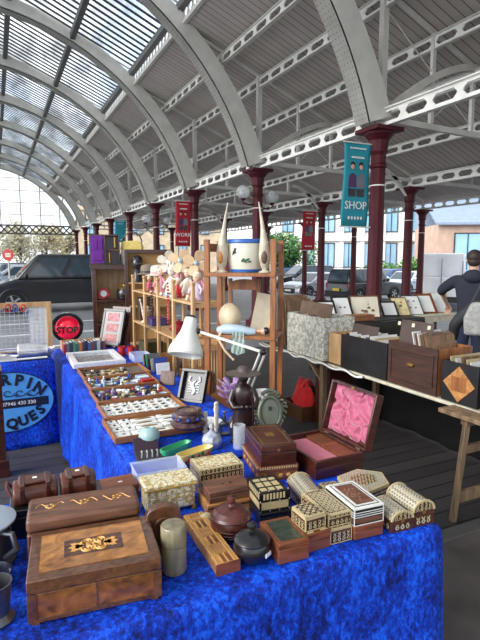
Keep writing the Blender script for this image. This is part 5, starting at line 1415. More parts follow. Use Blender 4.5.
# ------------------------------------------------------------------ sign on the far blue table, heap of silver, key ring board
m_sky = plain('pale blue sign board', hexc(84,164,226), .5, 0, .05, 10)
m_navy = plain('dark navy sign paint', hexc(18,24,46), .5, 0, .1, 20)
SX, SZ, SA, SB = .045, .462, .385, .275
t = thing('oval_sign', 'pale blue oval dealer sign with dark lettering on the far blue cloth', 'sign', (SX, 4.826, SZ), 0)
Mv = T(0,0,0,0,R(90))
ovp = lambda k, n: [((SA+k)*math.cos(2*PI*i/n), (SB+k)*math.sin(2*PI*i/n)) for i in range(n)]
b = MB(); b.prism(ovp(0,48), 0, .006, 0, Mv); b.build('board', m_sky, t)
b = MB(); pts = [(p[0], -.004, p[1]) for p in ovp(-.004, 64)]; b.tube(pts, .005, 5, closed=True); b.build('dark_rim', m_navy, t)
b = MB(); b.box(-SA+.03,SA-.05,-.0085,-.006,-.055,.025); b.build('number_band', m_navy, t)
b = MB(); b.text('07946 430 330', .046, .001, 0, T(.085,-.0092,-.016,0,R(90)), 'CENTER', 1.02, .012); tag(b.build('number_lettering', m_tag, t), 'white telephone number')
b = MB()
for ch, px, py, rot, s_ in (('R',-.02,.205,4,.135),('P',.095,.190,-10,.135),('I',.180,.155,-22,.135),('N',.262,.098,-36,.135),('Q',.02,-.200,0,.125),('U',.115,-.185,12,.125),('E',.195,-.150,24,.125),('S',.265,-.098,38,.125)):
    b.text(ch, s_, .0015, 0, T(px,-.0088,py,0,R(90)) @ Matrix.Rotation(R(rot),4,'Z'), bold=.05)
b.build('lettering', m_navy, t)
b = MB()
for k in range(3):
    cx = .0+.10*k
    b.tube([(cx+(.018+.004*q)*math.cos(q*.7), -.0085, .085-.02*k*.3+(.012+.003*q)*math.sin(q*.7)) for q in range(10)], [.004]*5+[.006,.006,.005,.003,.002], 5)
    b.tube([(cx+.03+.012*q, -.0085, .055+.012*math.sin(q*1.3)) for q in range(6)], .004, 5)
b.build('scroll_ornament', m_navy, t)

t = thing('wooden_stand', 'dark wooden post stand with square foot at the left edge beside the oval sign', 'stand', (-.03, 4.32, 0))
b = MB(); b.box(-.05,.05,-.06,.06,0,.14); b.build('foot', m_maho, t, bevel=.004)
b = MB(); b.box(-.03,.03,-.03,.03,.14,.86); b.build('post', m_maho, t, bevel=.003)
b = MB(); b.box(-.25,.035,-.12,.12,.86,.885); b.build('top', m_maho, t, bevel=.003)

ZS2 = .817
t = thing('key_ring_board', 'pine framed wire mesh board with coloured key rings along its top', 'board', (.0, 5.34, ZS2), 0)
for q in ((-.62,.49,.445,.495),(-.62,.49,.0,.03),(.44,.49,.03,.445),(-.62,-.57,.03,.445)):
    b = MB(); b.box(q[0],q[1],0,.03,q[2],q[3]); b.build('frame_rail', m_pine, t, bevel=.002)
b = MB()
for k in range(25): b.box(-.57+1.01*k/24-.0015,-.57+1.01*k/24+.0015,.013,.016,.03,.445)
for k in range(11): b.box(-.57,.44,.016,.019,.03+.415*k/10-.0015,.03+.415*k/10+.0015)
b.build('wire_mesh', m_silver, t)
b = MB(); b.box(.28,.44,.020,.028,.03,.445); b.build('backing_board', m_card, t)
for k, (px, col, nm) in enumerate(((8,'red','red'),(15,'blue','blue'),(23,'red','scarlet'),(28,'pale blue','pale blue'))):
    c = onY(px, 308 if k != 3 else 313, 5.33)
    b = MB(); b.tube([(.022*math.cos(a),0,.036*math.sin(a)) for a in [2*PI*q/14 for q in range(14)]], .006, 6, closed=True)
    o = b.build('key_ring', TR[col] if nm != 'scarlet' else colm('scarlet', 214,60,50), None, (c.x, 5.325, c.z)); tag(o, '%s key ring, %s of the four hanging on the pine framed board' % (nm, ['first','second','third','last'][k]), 'key ring', 'key rings on the pine framed board')
t = thing('silver_vase', 'dented silver cylinder vase lying on its side on the far blue table', 'vase', (.28, 5.02, ZS2+.072))
b = MB(); b.lathe([(.055,-.13),(.065,-.12),(.066,.02),(.058,.06),(.045,.10),(.05,.13),(.04,.13),(.03,.0)], 22, 0, (0,0,0), T(0,0,0,R(-6),0,0) @ Matrix.Rotation(R(90),4,'Y')); b.build('vase', m_silver, t)
t = thing('silver_tray', 'silver tray heaped with bright flat cutlery and papers at the left edge', 'tray', (-.02, 5.02, ZS2))
b = MB(); b.box(-.25,.16,-.13,.13,0,.012); b.build('tray_base', m_silver, t, bevel=.004)
rs_ = random.Random(2)
for k in range(9):
    b = MB(); x = rs_.uniform(-.2,.1); b.box(-.10,.10,-.02,.02,0,.006,0,T(x,rs_.uniform(-.09,.09),.020+.008*k,rs_.uniform(-.7,.7),R(4))); tag(b.build('flat_sheet' if k % 2 else 'cutlery', m_card if k % 3 == 0 else m_silver, t))
t = thing('silver_bowl', 'small crumpled silver bowl at the right end of the far blue table', 'bowl', (.40, 5.08, ZS2))
b = MB(); b.lathe([(.04,0),(.045,.006),(.075,.05),(.08,.075),(.074,.075),(.04,.02)], 14, sx=1.1, sy=.8); b.build('bowl', m_silver, t, ang=20)
t = thing('dark_folder', 'dark navy folder under the silver at the front of the far blue table', 'folder', (.14, 4.875, ZS2), R(3))
b = MB(); b.box(0,.26,0,.05,0,.012); b.build('cover', m_navy, t); b = MB(); b.box(.004,.256,.0,.045,.012,.02); b.build('paper', m_card, t)

# ------------------------------------------------------------------ long table on the right with crates of prints
m_topw = plain('worn cream table edge', hexc(196,188,166), .6, 0, .2, 14, .1)
m_moss = plain('mossy green cloth', hexc(70,66,44), .9, 0, .25, 24, .2)
m_blackc = plain('black cloth', hexc(5,5,6), .95, 0, .3, 10)
m_kraft = plain('brown card', hexc(112,88,72), .7, 0, .15, 12)
m_dkcard = plain('dark mottled card', hexc(74,60,54), .6, 0, .15, 12)
m_blackw = plain('black painted wood', hexc(26,25,27), .5, 0, .35, 8, .1)
m_map = mosaic('faded map paper', [hexc(222,220,210), hexc(176,174,162), hexc(214,210,186)], 26, .7, .45, 1.0)
m_greyw = wood('weathered grey brown wood', hexc(86,70,54), hexc(150,122,92), 10, 'z', .7, 0)
m_brprint = wood('brown faded prints', hexc(96,72,52), hexc(140,110,82), 20, 'z', .7, 0)
t = thing('long_table', 'long folding table on the right carrying crates of prints', 'table', (2.80, 1.62, 0))
b = MB(); b.box(0,.85,0,3.55,.722,.747); b.build('tabletop', m_topw, t, bevel=.006)
for (y, x) in ((.25,.78),(2.42,.10),(2.42,.78),(3.45,.10),(3.45,.78)):
    b = MB(); b.beam((x,y,.0),(x,y,.722),.055,.055); b.build('leg', m_greyw, t, bevel=.004)
b = MB(); b.beam((.10,2.42,.50),(.10,2.72,.722),.03,.03); b.build('brace', m_greyw, t)
t = thing('green_cloth', 'mossy green cloth with frayed white edge under the map covered crate', 'cloth', (2.80, 3.3, .748))
b = MB(); n = 30; P = []
for i in range(n+1):
    y = 1.85*i/n; P.append([(x, y, .0025 if x > 0 else -.012*(1+math.sin(y*19))) for x in (-.022-.008*math.sin(y*14),-.006,.03,.30,.55,.70)])
b.sheet(P, thick=.003); b.build('cloth', m_moss, t)
b = MB(); b.tube([(-.026-.008*math.sin(1.85*i/60*14), 1.85*i/60, -.012*(1+math.sin(1.85*i/60*19))) for i in range(61)], .009, 6); tag(b.build('frayed_edge', m_tag, t), 'frayed white edge')
t = thing('black_drape', 'black cloth hanging behind the long table down to the floor', 'cloth', (3.68, 1.55, 0))
b = MB(); P = [[(.02*math.sin(y*7+z*2)+.015*math.sin(y*19), y, .012+.705*z/8) for y in [3.35*q/60 for q in range(61)]] for z in range(9)]
b.sheet(P); o = b.build('cloth', m_blackc, t); md = o.modifiers.new('thickness','SOLIDIFY'); md.thickness = .006

m_drawer = wood('dull brown drawer wood', hexc(44,26,20), hexc(74,44,34), 12, 'y', .6, 0)
def crate(label, y0, y1, z1, face, sides, depth=.36, x0=2.815, name='print_crate', z0=.753):
    t = thing(name, label, 'crate', (x0, y0, z0)); L = y1-y0; h = z1-z0
    b = MB(); b.box(0,.016,0,L,0,h); b.build('front_board', face, t, bevel=.002)
    b = MB(); b.box(depth-.016,depth,0,L,0,h); b.build('back_board', sides, t, bevel=.002)
    for y in (0, L-.016):
        b = MB(); b.box(.016,depth-.016,y,y+.016,0,h); b.build('end_board', sides, t, bevel=.002)
    b = MB(); b.box(.016,depth-.016,.016,L-.016,0,.012); b.build('bottom_board', sides, t)
    return t
tC1 = crate('crate papered with a faded map, at the far end of the long table', 3.92, 4.60, 1.17, m_map, m_map)
t = crate('small pine box of papers between the map crate and the black crate', 3.69, 3.89, 1.04, m_pine, m_pine, .30, 2.85)
tC2 = crate('black painted crate of prints between the map crate and the brown drawer', 3.06, 3.66, 1.06, m_blackw, m_pine)
t = crate('red brown drawer with metal cup handle used as a print crate', 2.545, 3.045, 1.095, m_drawer, m_oak, z0=.753)
b = MB(); b.box(-.010,0,.03,.47,.05,.062); b.box(-.010,0,.03,.47,.28,.292); b.box(-.010,0,.03,.042,.062,.28); b.box(-.010,0,.458,.47,.062,.28); b.build('face_moulding', m_drawer, t, bevel=.003)
b = MB(); b.ell((-.012,.25,.185),(.018,.035,.014),10); b.ell((-.010,.25,.195),(.01,.045,.008),10); b.build('cup_handle', m_brass, t)
t = crate('black box with a pale lozenge cut out on its face, nearest on the long table', 2.20, 2.50, 1.035, m_blackw, m_blackw)
cy, cz = .15, .135
b = MB(); loz = [(-.13,0),(0,.125),(.13,0),(0,-.125)]
Mx = Matrix(((0,0,1,0),(1,0,0,cy),(0,1,0,cz),(0,0,0,1)))
b.prism([(p[0],p[1]) for p in loz], -.006, 0, 0, Mx); tag(b.build('lozenge', m_lightw, t), 'pale wood lozenge')
b = MB(); b.prism([(-.06,-.05),(-.06,.05),(.06,.05),(.06,-.05)], -.009, -.006, 0, Mx); tag(b.build('window_panel', m_oak, t), 'darker wood window')
t = crate('pale ended box of papers at the near right edge of the long table', 1.85, 2.17, 1.02, m_blackw, m_topw)
# prints standing in the crates, leaning away
def prints(grp, where, y0, y1, x0, n, w, h0, mats, z=.766, lean=16, dirn=1, names=None):
    for k in range(n):
        y = y0 + (y1-y0)*k/max(1,n-1); mt, nm = mats[k % len(mats)]
        t = tag(MB().box(0,w,0,.004,0,h0+.02*((k*7)%5)/4,0,T(0,0,0,0,R(-lean*dirn))).build('print', mt, None, (x0+.004*((k*3)%4), y, z)), '%s print standing in the %s, %s from its near end' % (nm, where, ['first','second','third','fourth','fifth','sixth','seventh','eighth','ninth','tenth'][k]), 'print', grp)
WH = (m_card, 'white mounted'); BR = (m_brprint, 'brown faded'); KR = (m_kraft, 'brown card'); CR = (m_bone, 'cream paper'); DK = (m_dkcard, 'dark card')
prints('prints in the map papered crate', 'map papered crate', 3.99, 4.40, 2.835, 7, .30, .40, [KR,WH,BR,CR,WH,KR,BR])
prints('prints in the black painted crate', 'black painted crate', 3.10, 3.53, 2.835, 9, .30, .31, [WH,CR,WH,KR,WH,CR,WH,WH,DK])
prints('prints in the red brown drawer', 'red brown drawer', 2.57, 2.70, 2.835, 8, .30, .42, [BR,KR,BR,BR,WH,KR,BR,WH])
prints('prints in the lozenge box', 'lozenge box', 2.235, 2.40, 2.835, 5, .30, .29, [WH,CR,BR,WH,CR], lean=9)
prints('prints in the nearest box', 'box at the right edge', 1.885, 2.07, 2.835, 5, .30, .29, [WH,BR,WH,CR,WH], lean=9)
# big cards facing the aisle
for (lb, y0, wd, hh, x0, ln, mt, z) in (('big brown card leaning at the front of the map papered crate', 3.98, .56, .54, 2.845, 12, m_kraft, .766), ('dark torn card leaning at the front of the black painted crate', 3.30, .34, .40, 2.845, 14, m_dkcard, .766), ('large dark brown card with taped corners in the red brown drawer', 2.70, .33, .50, 2.845, 11, m_dkcard, .766)):
    t = thing('large_card', lb, 'card', (x0, y0, z))
    M = T(0,0,0,0,0,R(ln))
    b = MB(); b.box(0,.004,0,wd,0,hh,0,M); b.build('card', mt, t)
    if 'taped' in lb:
        b = MB()
        for yy in (.03,.19,.34): b.box(-.001,0,yy,yy+.03,hh-.05,hh-.02,0,M)
        build_each(b, 'paper_tape', m_topw, t)
# tall brown folders left of the map crate
for k in range(4):
    t = tag(MB().box(0,.34,0,.014,0,.52+.02*k,0,T(0,0,0,0,R(-8))).build('folder', m_brprint, None, (2.90, 4.66+.06*k, .752)), 'tall brown folder standing beyond the map papered crate, %s along' % ['first','second','third','fourth'][k], 'folder', 'tall brown folders beyond the map crate')

# trestle carrying the near end
t = thing('wooden_trestle', 'weathered wooden trestle standing under the near end of the long table', 'trestle', (2.66, 2.19, 0), 0)
b = MB(); b.beam((.03,.0,.69),(.62,-.03,.69),.055,.05); b.build('top_rail', m_greyw, t, bevel=.004)
b = MB(); b.beam((.0,.02,0),(.055,.0,.665),.040,.036); b.build('leg', m_greyw, t, bevel=.005)
b = MB(); b.beam((.58,.02,0),(.55,-.02,.665),.05,.04); b.build('leg', m_greyw, t, bevel=.005)
b = MB(); b.beam((.03,.01,.17),(.58,.01,.17),.03,.075); b.build('stretcher', m_greyw, t, bevel=.003)
b = MB(); b.beam((.05,.0,.50),(.57,.0,.50),.03,.055); b.build('stretcher', m_greyw, t, bevel=.003)
t = thing('trestle_plank', 'long pale plank lying along the trestle in front of the table edge', 'plank', (2.62, 1.08, .717), 0)
b = MB(); b.box(.02,.17,.0,1.28,0,.03); b.build('plank', m_greyw, t, bevel=.004)

# red cloth in a low crate under the long table
t = thing('low_crate', 'low brown wooden crate on the floor under the long table', 'crate', (2.86, 4.36, 0))
b = MB(); hollow(b, .46, .44, .16, .018); b.build('crate_walls', m_walnutd, t, bevel=.002)
m_redc = plain('red fleece', hexc(196,22,24), .9, 0, .15, 16, .1, 0, .4)
t = thing('red_fleece', 'crumpled red fleece heaped in the low crate under the table', 'clothing', (3.09, 4.58, .02))
b = MB(); n = 26
P = []
for i in range(n+1):
    row = []
    for j in range(n+1):
        u, v_ = i/n*2-1, j/n*2-1; r_ = math.sqrt(u*u+v_*v_); q = Vector((u*2.1, v_*2.1, .4))
        hh = max(0, 1-r_**2*.62)*.36 + .10*mnoise.noise(q*1.1)+.05*mnoise.noise(q*2.7)
        row.append((u*.20, v_*.19, max(.0, hh*1.05)))
    P.append(row)
b.sheet(P, thick=.004); b.build('fleece', m_redc, t, ang=180)
b = MB(); b.tube([(-.10,-.05,.33),(.02,-.14,.28),(.12,-.16,.15)], [.03,.035,.02], 8); b.build('black_trim', m_blackc, t)
t = thing('dark_box', 'tall dark wooden box standing under the long table right of the red fleece', 'box', (2.99, 4.06, 0))
b = MB(); b.box(0,.30,0,.25,0,.60); b.build('box_body', m_maho, t, bevel=.004); b = MB(); b.box(-.004,.304,-.004,.254,.601,.63); b.build('lid', m_maho, t, bevel=.004)

# ------------------------------------------------------------------ second stall of framed pictures
t = thing('picture_table', 'table with black covered edge holding the framed pictures', 'table', (4.35, 5.95, 0))
b = MB(); b.box(0,2.85,0,.62,.765,.79); b.build('tabletop', m_blackw, t, bevel=.004)
b = MB(); b.box(1.9,2.852,-.008,-.001,.70,.795); b.box(1.9,2.85,-.008,.3,.7905,.795); tag(b.build('grey_cover', m_topw, t), 'grey white plastic cover at the right end')
b = MB(); n=60; b.sheet([[(1.9*q/n, -.012-.012*math.sin(q*.9)*(1-z/6), .02+.745*z/6) for q in range(n+1)] for z in range(7)]); o = b.build('cloth_skirt', plain('dark olive cloth', hexc(40,39,32), .9, 0, .2, 10), t); md = o.modifiers.new('thickness','SOLIDIFY'); md.thickness = .005
for x in (.08, 1.4, 2.75):
    for y in (.06,.56):
        b = MB(); b.box(x-.02,x+.02,y-.02,y+.02,0,.765); b.build('leg', m_blackw, t)
def frame(label, px, py, w, h, fm, im, lean=40, Y=6.25, fw=.03, spots=None, z=.792):
    if w < .4: w *= 1.2; h *= 1.4
    else: lean = 22
    c = onZ(px, py, z); k = Y/c.y
    c = onY(px, py, Y)
    t = thing('framed_picture', label, 'picture', (c.x, Y, z), R(-16), 'framed pictures on the picture table')
    M = T(0,0,0,0,R(-lean))
    for q in ((-w/2,w/2,0,fw),(-w/2,w/2,h-fw,h),(-w/2,-w/2+fw,fw,h-fw),(w/2-fw,w/2,fw,h-fw)):
        b = MB(); b.box(q[0],q[1],0,.025,q[2],q[3],0,M); b.build('frame_rail', fm, t, bevel=.002)
    b = MB(); b.box(-w/2+fw,w/2-fw,.008,.016,fw,h-fw,0,M); b.build('mount', im, t)
    if spots:
        b = MB()
        for (u, v_, r_) in spots: b.ell(tuple(M @ Vector((u*w,.008,v_*h))), (r_,.002,r_*1.2), 8)
        b.build('image', [m_brprint], t)
    return t
two = [(-.12,.5,.02),(.12,.5,.02)]
frame('black framed white mounted picture, leftmost on the picture table', 300, 312, .26, .24, m_blackw, m_card)
frame('black framed picture with pale mount second from the left on the picture table', 328, 312, .30, .27, m_blackw, m_card, spots=two)
frame('black framed portrait picture left of the big cream drawing', 346, 311, .26, .32, m_blackw, m_card, spots=two)
t_ = frame('big cream drawing of a steeple in a brown frame before the thick column', 367, 311, .50, .38, m_brownw, plain('cream paper drawing', hexc(226,218,196), .6, 0, .05, 8), fw=.02, spots=[(.12,.42,.03),(.12,.6,.015),(.12,.72,.008),(-.1,.3,.03),(.0,.25,.04),(.25,.3,.03)])
frame('small black framed picture right of the thick column', 392, 311, .24, .22, m_blackw, m_card)
frame('yellowish botanical picture in a narrow brown frame', 404, 311, .24, .27, m_brownw, plain('pale yellow print', hexc(216,200,150), .6, 0, .2, 20), fw=.014, spots=[(0,.5,.03),(.1,.7,.02)])
frame('green framed picture with four small sketches', 416, 311, .28, .29, colm('dark green frame', 50,72,60), m_card, fw=.016, spots=[(-.15,.35,.02),(.15,.35,.02),(-.15,.68,.02),(.15,.68,.02)])
frame('thick brown framed white picture near the man in the dark hoodie', 430, 310, .28, .31, m_oakr, m_card, fw=.045)
frame('pale thin framed picture half hidden behind the brown framed one', 443, 310, .26, .31, m_topw, m_card, fw=.012, Y=6.33)
c = onY(363, 317, 6.02)
t = lbox('wooden_box', 'long shallow pale brown box at the front of the picture table', c.x-.25, 6.0, .44, .20, .09, -3, m_oak, z=.7915, lid=.3)
c = onY(447, 309, 6.1)
t = thing('white_mug', 'small cream pot on the right end of the picture table', 'pot', (c.x, 6.1, .796))
b = MB(); b.lathe([(.03,0),(.034,.004),(.038,.09),(.035,.09),(.03,.01)], 16); b.build('pot', m_bone, t)
# ------------------------------------------------------------------ people at the right
def skin(name, chains, mt, parent, sub=2, root=0):
    # chains: lists of (point, radius or (rx, ry)); points closer than 1 mm are shared
    vs = []; rs = []; es = set(); key = {}
    for ch in chains:
        prev = None
        for p, r in ch:
            k = tuple(round(c, 3) for c in p)
            if k not in key: key[k] = len(vs); vs.append(p); rs.append(r if isinstance(r, tuple) else (r, r))
            i = key[k]
            if prev is not None and prev != i: es.add((min(prev,i), max(prev,i)))
            prev = i
    me = bpy.data.meshes.new(name); me.from_pydata(vs, list(es), [])
    o = bpy.data.objects.new(name, me); COL.objects.link(o)
    md = o.modifiers.new('skin', 'SKIN'); md.use_smooth_shade = True; md.branch_smoothing = .4
    for i, r in enumerate(rs):
        me.skin_vertices[0].data[i].radius = r; me.skin_vertices[0].data[i].use_root = (i == root)
    s = o.modifiers.new('sub', 'SUBSURF'); s.levels = sub; s.render_levels = sub
    dg = bpy.context.evaluated_depsgraph_get(); m2 = bpy.data.meshes.new_from_object(o.evaluated_get(dg))
    o.modifiers.clear(); o.data = m2; bpy.data.meshes.remove(me)
    m2.materials.clear(); m2.materials.append(mt)
    m2.polygons.foreach_set('use_smooth', [True]*len(m2.polygons))
    o.parent = parent; return o
m_skin2 = plain('skin', hexc(206,160,136), .5, 0, .06, 20)
m_hood = plain('dark navy hoodie', hexc(34,38,50), .85, 0, .15, 20, .1)
m_hair = plain('short dark brown hair', hexc(48,34,28), .6, 0, .3, 60, .2)
m_jean = plain('dark blue jeans', hexc(34,42,72), .85, 0, .2, 40)
m_shoe = plain('dark shoes', hexc(28,26,26), .6)
m_jkt = plain('charcoal padded jacket', hexc(46,46,50), .7, 0, .2, 20, .1)
m_greyb = plain('pale grey striped cloth', hexc(150,150,146), .8, 0, .2, 30)
def hand_chains(w, d, side, s=1.0):
    # w wrist point, d unit direction of the hand; palm then five bent fingers
    d = Vector(d).normalized(); a = d.cross(Vector((0,0,1)));
    if a.length < .1: a = Vector((1,0,0))
    a.normalize(); nrm = a.cross(d).normalized(); w = Vector(w)
    palm = w + d*.075*s
    ch = [[(tuple(w), .024), (tuple(w+d*.04*s), (.034,.020)), (tuple(palm), (.038,.018))]]
    for k, L in enumerate((.075,.085,.078,.062)):
        o = a*(k-1.5)*.021*s
        p1 = palm + o*.9; p2 = p1 + d*L*.45*s - nrm*.008 + o*.12; p3 = p2 + d*L*.3*s - nrm*.026*s; p4 = p3 + d*L*.12*s - nrm*.022*s
        ch.append([(tuple(palm), (.038,.018)), (tuple(p1+d*.01), .0105), (tuple(p2), .009), (tuple(p3), .008), (tuple(p4), .007)])
    t1 = w + d*.03*s + a*side*.030*s; t2 = t1 + d*.035*s + a*side*.022*s - nrm*.01; t3 = t2 + d*.026*s - nrm*.012
    ch.append([(tuple(w+d*.04*s), (.034,.020)), (tuple(t1), .012), (tuple(t2), .010), (tuple(t3), .008)])
    return ch
def person(label, loc, rz, arms, height, hairm, top, trouser, lean=(0,0), hood=True, bare=True):
    t = thing('person', label, 'person', loc, rz); s = height/1.80; lx, ly = lean
    V = lambda x, y, z: (x*s + lx*max(0, z-.95), y*s + ly*max(0, z-.95), z*s)
    body = []
    neck = V(0,.01,1.50); 
    body.append([(V(0,0,.95),(.15*s,.11*s)), (V(0,.0,1.15),(.13*s,.10*s)), (V(0,-.01,1.36),(.155*s,.105*s)), (neck,.062*s), (V(0,.025,1.575),.055*s), (V(0,.03,1.66),(.072*s,.085*s)), (V(0,.035,1.74),(.070*s,.085*s)), (V(0,.03,1.785),(.045*s,.05*s))])
    for sd in (-1, 1):
        body.append([(V(0,0,.95),(.15*s,.11*s)), (V(.095*sd,.0,.86),.088*s), (V(.10*sd,.015,.50),.060*s), (V(.105*sd,-.01,.12),.042*s), (V(.108*sd,.03,.05),.040*s), (V(.115*sd,.13,.035),.036*s)])
    for sd, (el, wr, hd) in zip((-1, 1), arms):
        body.append([(V(0,-.01,1.36),(.155*s,.105*s)), (V(.175*sd,0,1.425),.045*s), (el,.036), (wr,.026)])
        dirn = Vector(hd)-Vector(wr); ch = hand_chains(wr, dirn, -sd if sd < 0 else -sd)
        body += ch
    b_ = skin('body', body, m_skin2, t)
    # nose and ears
    b = MB(); hc = Vector(V(0,.03,1.68))
    f = MB(); f.ell(tuple(hc+Vector((0,.092*s,-.005))), (.013,.018,.022), 8); f.build('nose', m_skin2, t)
    for sd in (-1,1):
        e = MB(); e.ell(tuple(hc+Vector((.080*sd*s,-.005,0))), (.012,.020,.032), 8); e.build('ear', m_skin2, t)
        e = MB(); e.ell(tuple(hc+Vector((.030*sd*s,.083*s,.018))), .010, 8); e.build('eye', m_jet, t)
    e = MB(); e.ell(tuple(hc+Vector((0,.084*s,-.055))), (.026,.008,.007), 8); e.build('mouth', plain('lips', hexc(170,104,96), .5, 0, .05), t)
    h = MB(); n = 18
    h.ell(tuple(hc+Vector((0,-.014,.042))), (.088*s,.100*s,.092*s), 18); h.ell(tuple(hc+Vector((0,-.040,-.012))), (.076*s,.066*s,.070*s), 14); h.build('hair', hairm, t, ang=180)
    jk = [[(V(0,0,.80),(.19*s,.14*s)), (V(0,0,.92),(.19*s,.14*s)), (V(0,0,1.12),(.18*s,.14*s)), (V(0,-.01,1.35),(.185*s,.13*s)), (V(0,-.01,1.47),(.10*s,.085*s)), (V(0,.005,1.525),(.072*s,.07*s))]]
    for sd, (el, wr, hd) in zip((-1, 1), arms):
        e_ = Vector(el); w_ = Vector(wr); end = e_ + (w_-e_)*(.25 if bare else .93)
        jk.append([(V(0,-.01,1.35),(.185*s,.13*s)), (V(.195*sd,0,1.44),.088*s), (tuple(e_),.068*s), (tuple(end),.056*s)])
    skin('jacket', jk, top, t)
    if hood: 
        q = MB(); q.ell(V(0,-.085,1.49), (.115*s,.075*s,.085*s), 14); q.build('hood', top, t, ang=180)
    tr = [[(V(0,0,.97),(.165*s,.122*s)), (V(0,0,.90),(.17*s,.125*s))]]
    for sd in (-1,1):
        tr.append([(V(0,0,.90),(.17*s,.125*s)), (V(.098*sd,0,.82),.105*s), (V(.10*sd,.015,.50),.075*s), (V(.105*sd,-.01,.12),.062*s), (V(.107*sd,-.005,.07),.062*s)])
    skin('trousers', tr, trouser, t)
    for sd in (-1,1):
        sh = MB(); sh.prism([(-.045,-.075),(.045,-.075),(.055,.08),(.045,.16),(0,.185),(-.045,.16),(-.055,.08)], .0, .085, 0, T(.108*sd*s,.02,0)); sh.build('shoe', m_shoe, t, bevel=.02, seg=3)
    return t
pA = at(472, 300, 6.2)
hA = -(math.atan2(231, 500) + YAW)
person('man in a dark navy hoodie seen from behind reaching over the picture table', (pA.x, pA.y, 0), hA,
       [((-.37,.13,1.33),(-.30,.33,1.14),(-.27,.42,1.02)), ((.30,.16,1.25),(.26,.42,1.10),(.22,.52,1.04))], 1.84, m_hair, m_hood, m_jean, (0,.06))
pB = at(497, 300, 4.75)
tB = person('person in a charcoal padded jacket and jeans with a grey bag at right edge', (pB.x, pB.y, 0), hA,
       [((-.36,.06,1.10),(-.37,.20,.90),(-.36,.24,.80)), ((.30,.05,1.12),(.32,.20,.92),(.31,.25,.82))], 1.62, m_hair, m_jkt, m_jean, (0,.05), True, False)
c = Vector((pB.x, pB.y, 0)); Mq = Matrix.Translation(c) @ Euler((0,0,hA)).to_matrix().to_4x4()
t = thing('shoulder_bag', 'pale grey bag hanging at the back of the person in the padded jacket', 'bag', Mq @ Vector((-.13,-.215,1.03)), hA)
b = MB(); b.prism([(-.14,0),(.14,0),(.16,.16),(.11,.31),(-.09,.31),(-.15,.16)], -.06, .06, 0, T(0,0,0,0,R(90),0)); b.build('bag_body', m_greyb, t, bevel=.03, seg=3)
b = MB(); b.tube([(-.09,0,.29),(-.02,.05,.46),(.10,.10,.44),(.10,0,.29)], .012, 8); b.build('strap', m_jkt, t)
